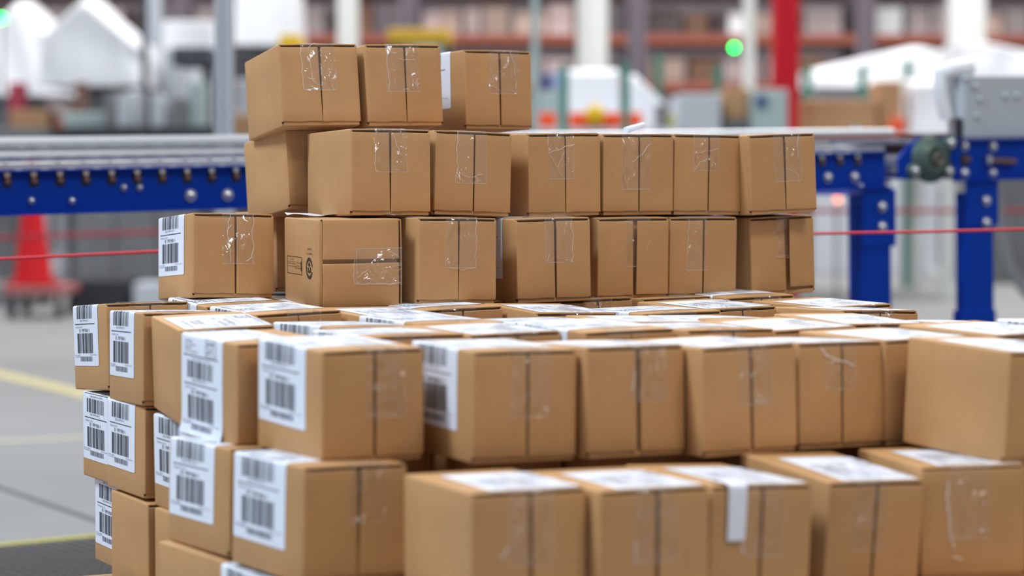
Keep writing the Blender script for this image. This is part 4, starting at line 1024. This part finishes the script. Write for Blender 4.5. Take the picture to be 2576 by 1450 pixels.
RZ = at(1985, 336, 15.6).z+.001
block('tan_carton_wall', 2012, 250, 2206, 338, 15.7, .5, TAN, 'long tan carton behind the conveyor, right of the red column', 'box', zb=RZ)
block('tan_carton_end', 2209, 203, 2270, 338, 15.8, .4, TAN, 'upright tan carton at the end of the long one', 'box', zb=RZ)
block('orange_marker', 2240, 298, 2278, 336, 15.63, .06, ORANGE, 'small orange marker right of the tan cartons', 'marker', zb=RZ)
wrinkled('film_bundle', 2290, 195, 2400, 325, 15.9, .6, WHITEP, 'crumpled white film bundle left of the grey machine housing', 'bundle', fold=.09, zb_=RZ)
wrinkled('tarpaulin', 2430, 92, 2760, 200, 17.4, 1.2, WHITEP, 'white sloping tarpaulin above the grey machine housing', 'tarpaulin', peak=.05, fold=.02)
block('tarpaulin_stand', 2450, 205, 2740, 300, 17.9, .8, GREY, 'grey stand under the sloping tarpaulin', 'stand', floor=True)
mb = MB(); mb.box((on_face(2350, 345).x, .20, z1+.010), (.16, .34, .012)); o = mb.build('infeed_belt', mat('brown_belt', (.22, .09, .07), .6), c2); o['label'] = 'brown belt strip'
mb = MB(); mb.box((on_face(2345, 470).x, .34, on_face(2345, 470).z-.004), (.13, .22, .035)); o = mb.build('drip_tray', VIOLET, c2); o['label'] = 'violet blue tray'
# seen low between the conveyor legs
gm = block('grey_motor', 2266, 575, 2350, 645, 20.4, .5, CHAR, 'dark motor unit low between the two blue legs', 'motor', floor=True)
block('gearbox', 2264, 492, 2352, 575, 20.5, .4, GREY, None, None, parent=gm)
column('white_post', 2362, 2400, 19.6, WCOL, 'pale post between the two blue conveyor legs', py0=470, cat='post')
pm_ = block('pale_machine', 2052, 478, 2146, 640, 21.0, .6, TEAL, 'pale machine body seen left of the first blue leg', 'machine', floor=True)
block('yellow_panel', 2078, 560, 2102, 592, 20.95, .06, mat('dull_yellow', (.50, .42, .06), .6), None, None, parent=pm_)
block('floor_machine', 2520, 462, 2640, 620, 20.0, .6, TEAL, 'grey machine seen right of the second blue leg', 'machine', floor=True)
q = [at(x, y, 8.6) for x, y in ((2500, 440), (2512, 520), (2524, 600), (2545, 680), (2576, 735), (2640, 780), (2720, 830))]
q += [Vector((q[-1].x+.2, 8.6, .016)), Vector((q[-1].x+.9, 8.5, .016))]
mb = MB(); mb.path(q, .016, 10); o = mb.build('hose', GREY); tag(o, 'grey hose drooping at the right edge behind the blue leg', 'hose')
bb = block('yellow_lift', 975, 72, 1132, 108, 17, .6, mat('ochre_yellow', (.62, .38, .03), .5), 'ochre yellow lift platform above the second top carton', 'lift')
A = at(975, 108, 17); B = at(1132, 108, 17); legs_for(bb, A.x+.05, B.x-.05, 17.05, 17.5, A.z, DARK)
block('pale_container', 1040, 118, 1110, 190, 16.2, .5, TEAL, 'pale green container between the top cartons', 'container', floor=True)
# signal lamps
def lamp(px, py, Y, lb, r=.022):
    q = at(px, py, Y); o = empty('signal_lamp', q); tag(o, lb, 'lamp')
    em = MATS.get('green_light') or mat('green_light', (0, .8, .2), .4, emit=(.0, 1, .10, 13))
    mb = MB(); mb.lathe([(.0005, -r), (r*.7, -r*.7), (r, 0), (r*.7, r*.7), (.0005, r)], n=18); mb.build('lens', em, o)
    mb = MB(); mb.tube((0, r*1.1, -.0), (0, r*1.1, -q.z), .008, 8); mb.build('pole', GREY, o)
lamp(1847, 120, 16.4, 'round green signal light left of the red column')
lamp(4, 46, 14, 'green signal light at the left edge of the picture')
q = at(2107, 502, 15.2); o = empty('warning_lamp', q); tag(o, 'small orange light under the right end of the conveyor', 'lamp')
mb = MB(); mb.lathe([(.0005, -.022), (.022, 0), (.0005, .022)], n=14); mb.build('lens', mat('orange_light', (1, .3, .1), .4, emit=(1, .25, .1, 3.5)), o)
mb = MB(); mb.tube((0, .03, 0), (0, .03, -q.z), .01, 8); mb.build('stem', GREY, o)
# ---------------- storage racks far behind
YR = 24.0
lev = [at(0, y, YR).z for y in (300, 205, 85, -40)]
x0, x1 = at(-120, 0, YR).x, at(2750, 0, YR).x
nb = 5; bw = (x1-x0)/nb; rr = random.Random(5)
cart = []
for m in FAR:
    mb = MB(); mb.box((0, 0, .5), (1, 1, 1), bev=.012); mb.box((0, -.503, .5), (.10, .004, .96))
    me = mesh('far_carton', mb.V, mb.F); me.materials.append(m); cart.append(me)
for b in range(nb):
    rk = empty('storage_rack', (x0+bw*(b+.5), YR, 0)); tag(rk, 'orange beam storage rack bay, %s from left in the far background' % ORD[b].replace('front', 'first'), 'rack', 'far storage rack bays')
    for sx in (-1, 1):
        for y in (0, 1.0): MB().box((sx*(bw/2-.05), y, 2.6), (.08, .08, 5.2)).build('upright', RACKP, rk)
    for z in lev:
        for y in (-.02, 1.02): MB().box((0, y, z-.055), (bw-.18, .05, .09)).build('beam', BEAM, rk)
        MB().box((0, .5, z-.012), (bw-.18, 1.0, .02)).build('shelf_deck', RACKP, rk)
for li, z in enumerate(lev):
    hmax = (lev[li+1]-z-.16) if li+1 < len(lev) else .62
    for b in range(nb):
        x = x0+bw*b+.12
        while x < x0+bw*(b+1)-.52:
            wd = rr.uniform(.14, .40); h = rr.uniform(.6, .98)*hmax
            o = link('far_carton', rr.choices(cart, (5, 3, 1.3, 4, 5, 3))[0]); o.location = (x+wd/2, YR+rr.uniform(.30, .4), z); o.scale = (wd*.95, .5, h)
            o.rotation_euler.z = rr.uniform(-.05, .05)
            tag(o, 'blurred carton stored on the far orange racks', 'box', 'cartons on the far racks')
            x += wd+rr.uniform(.0, .06)
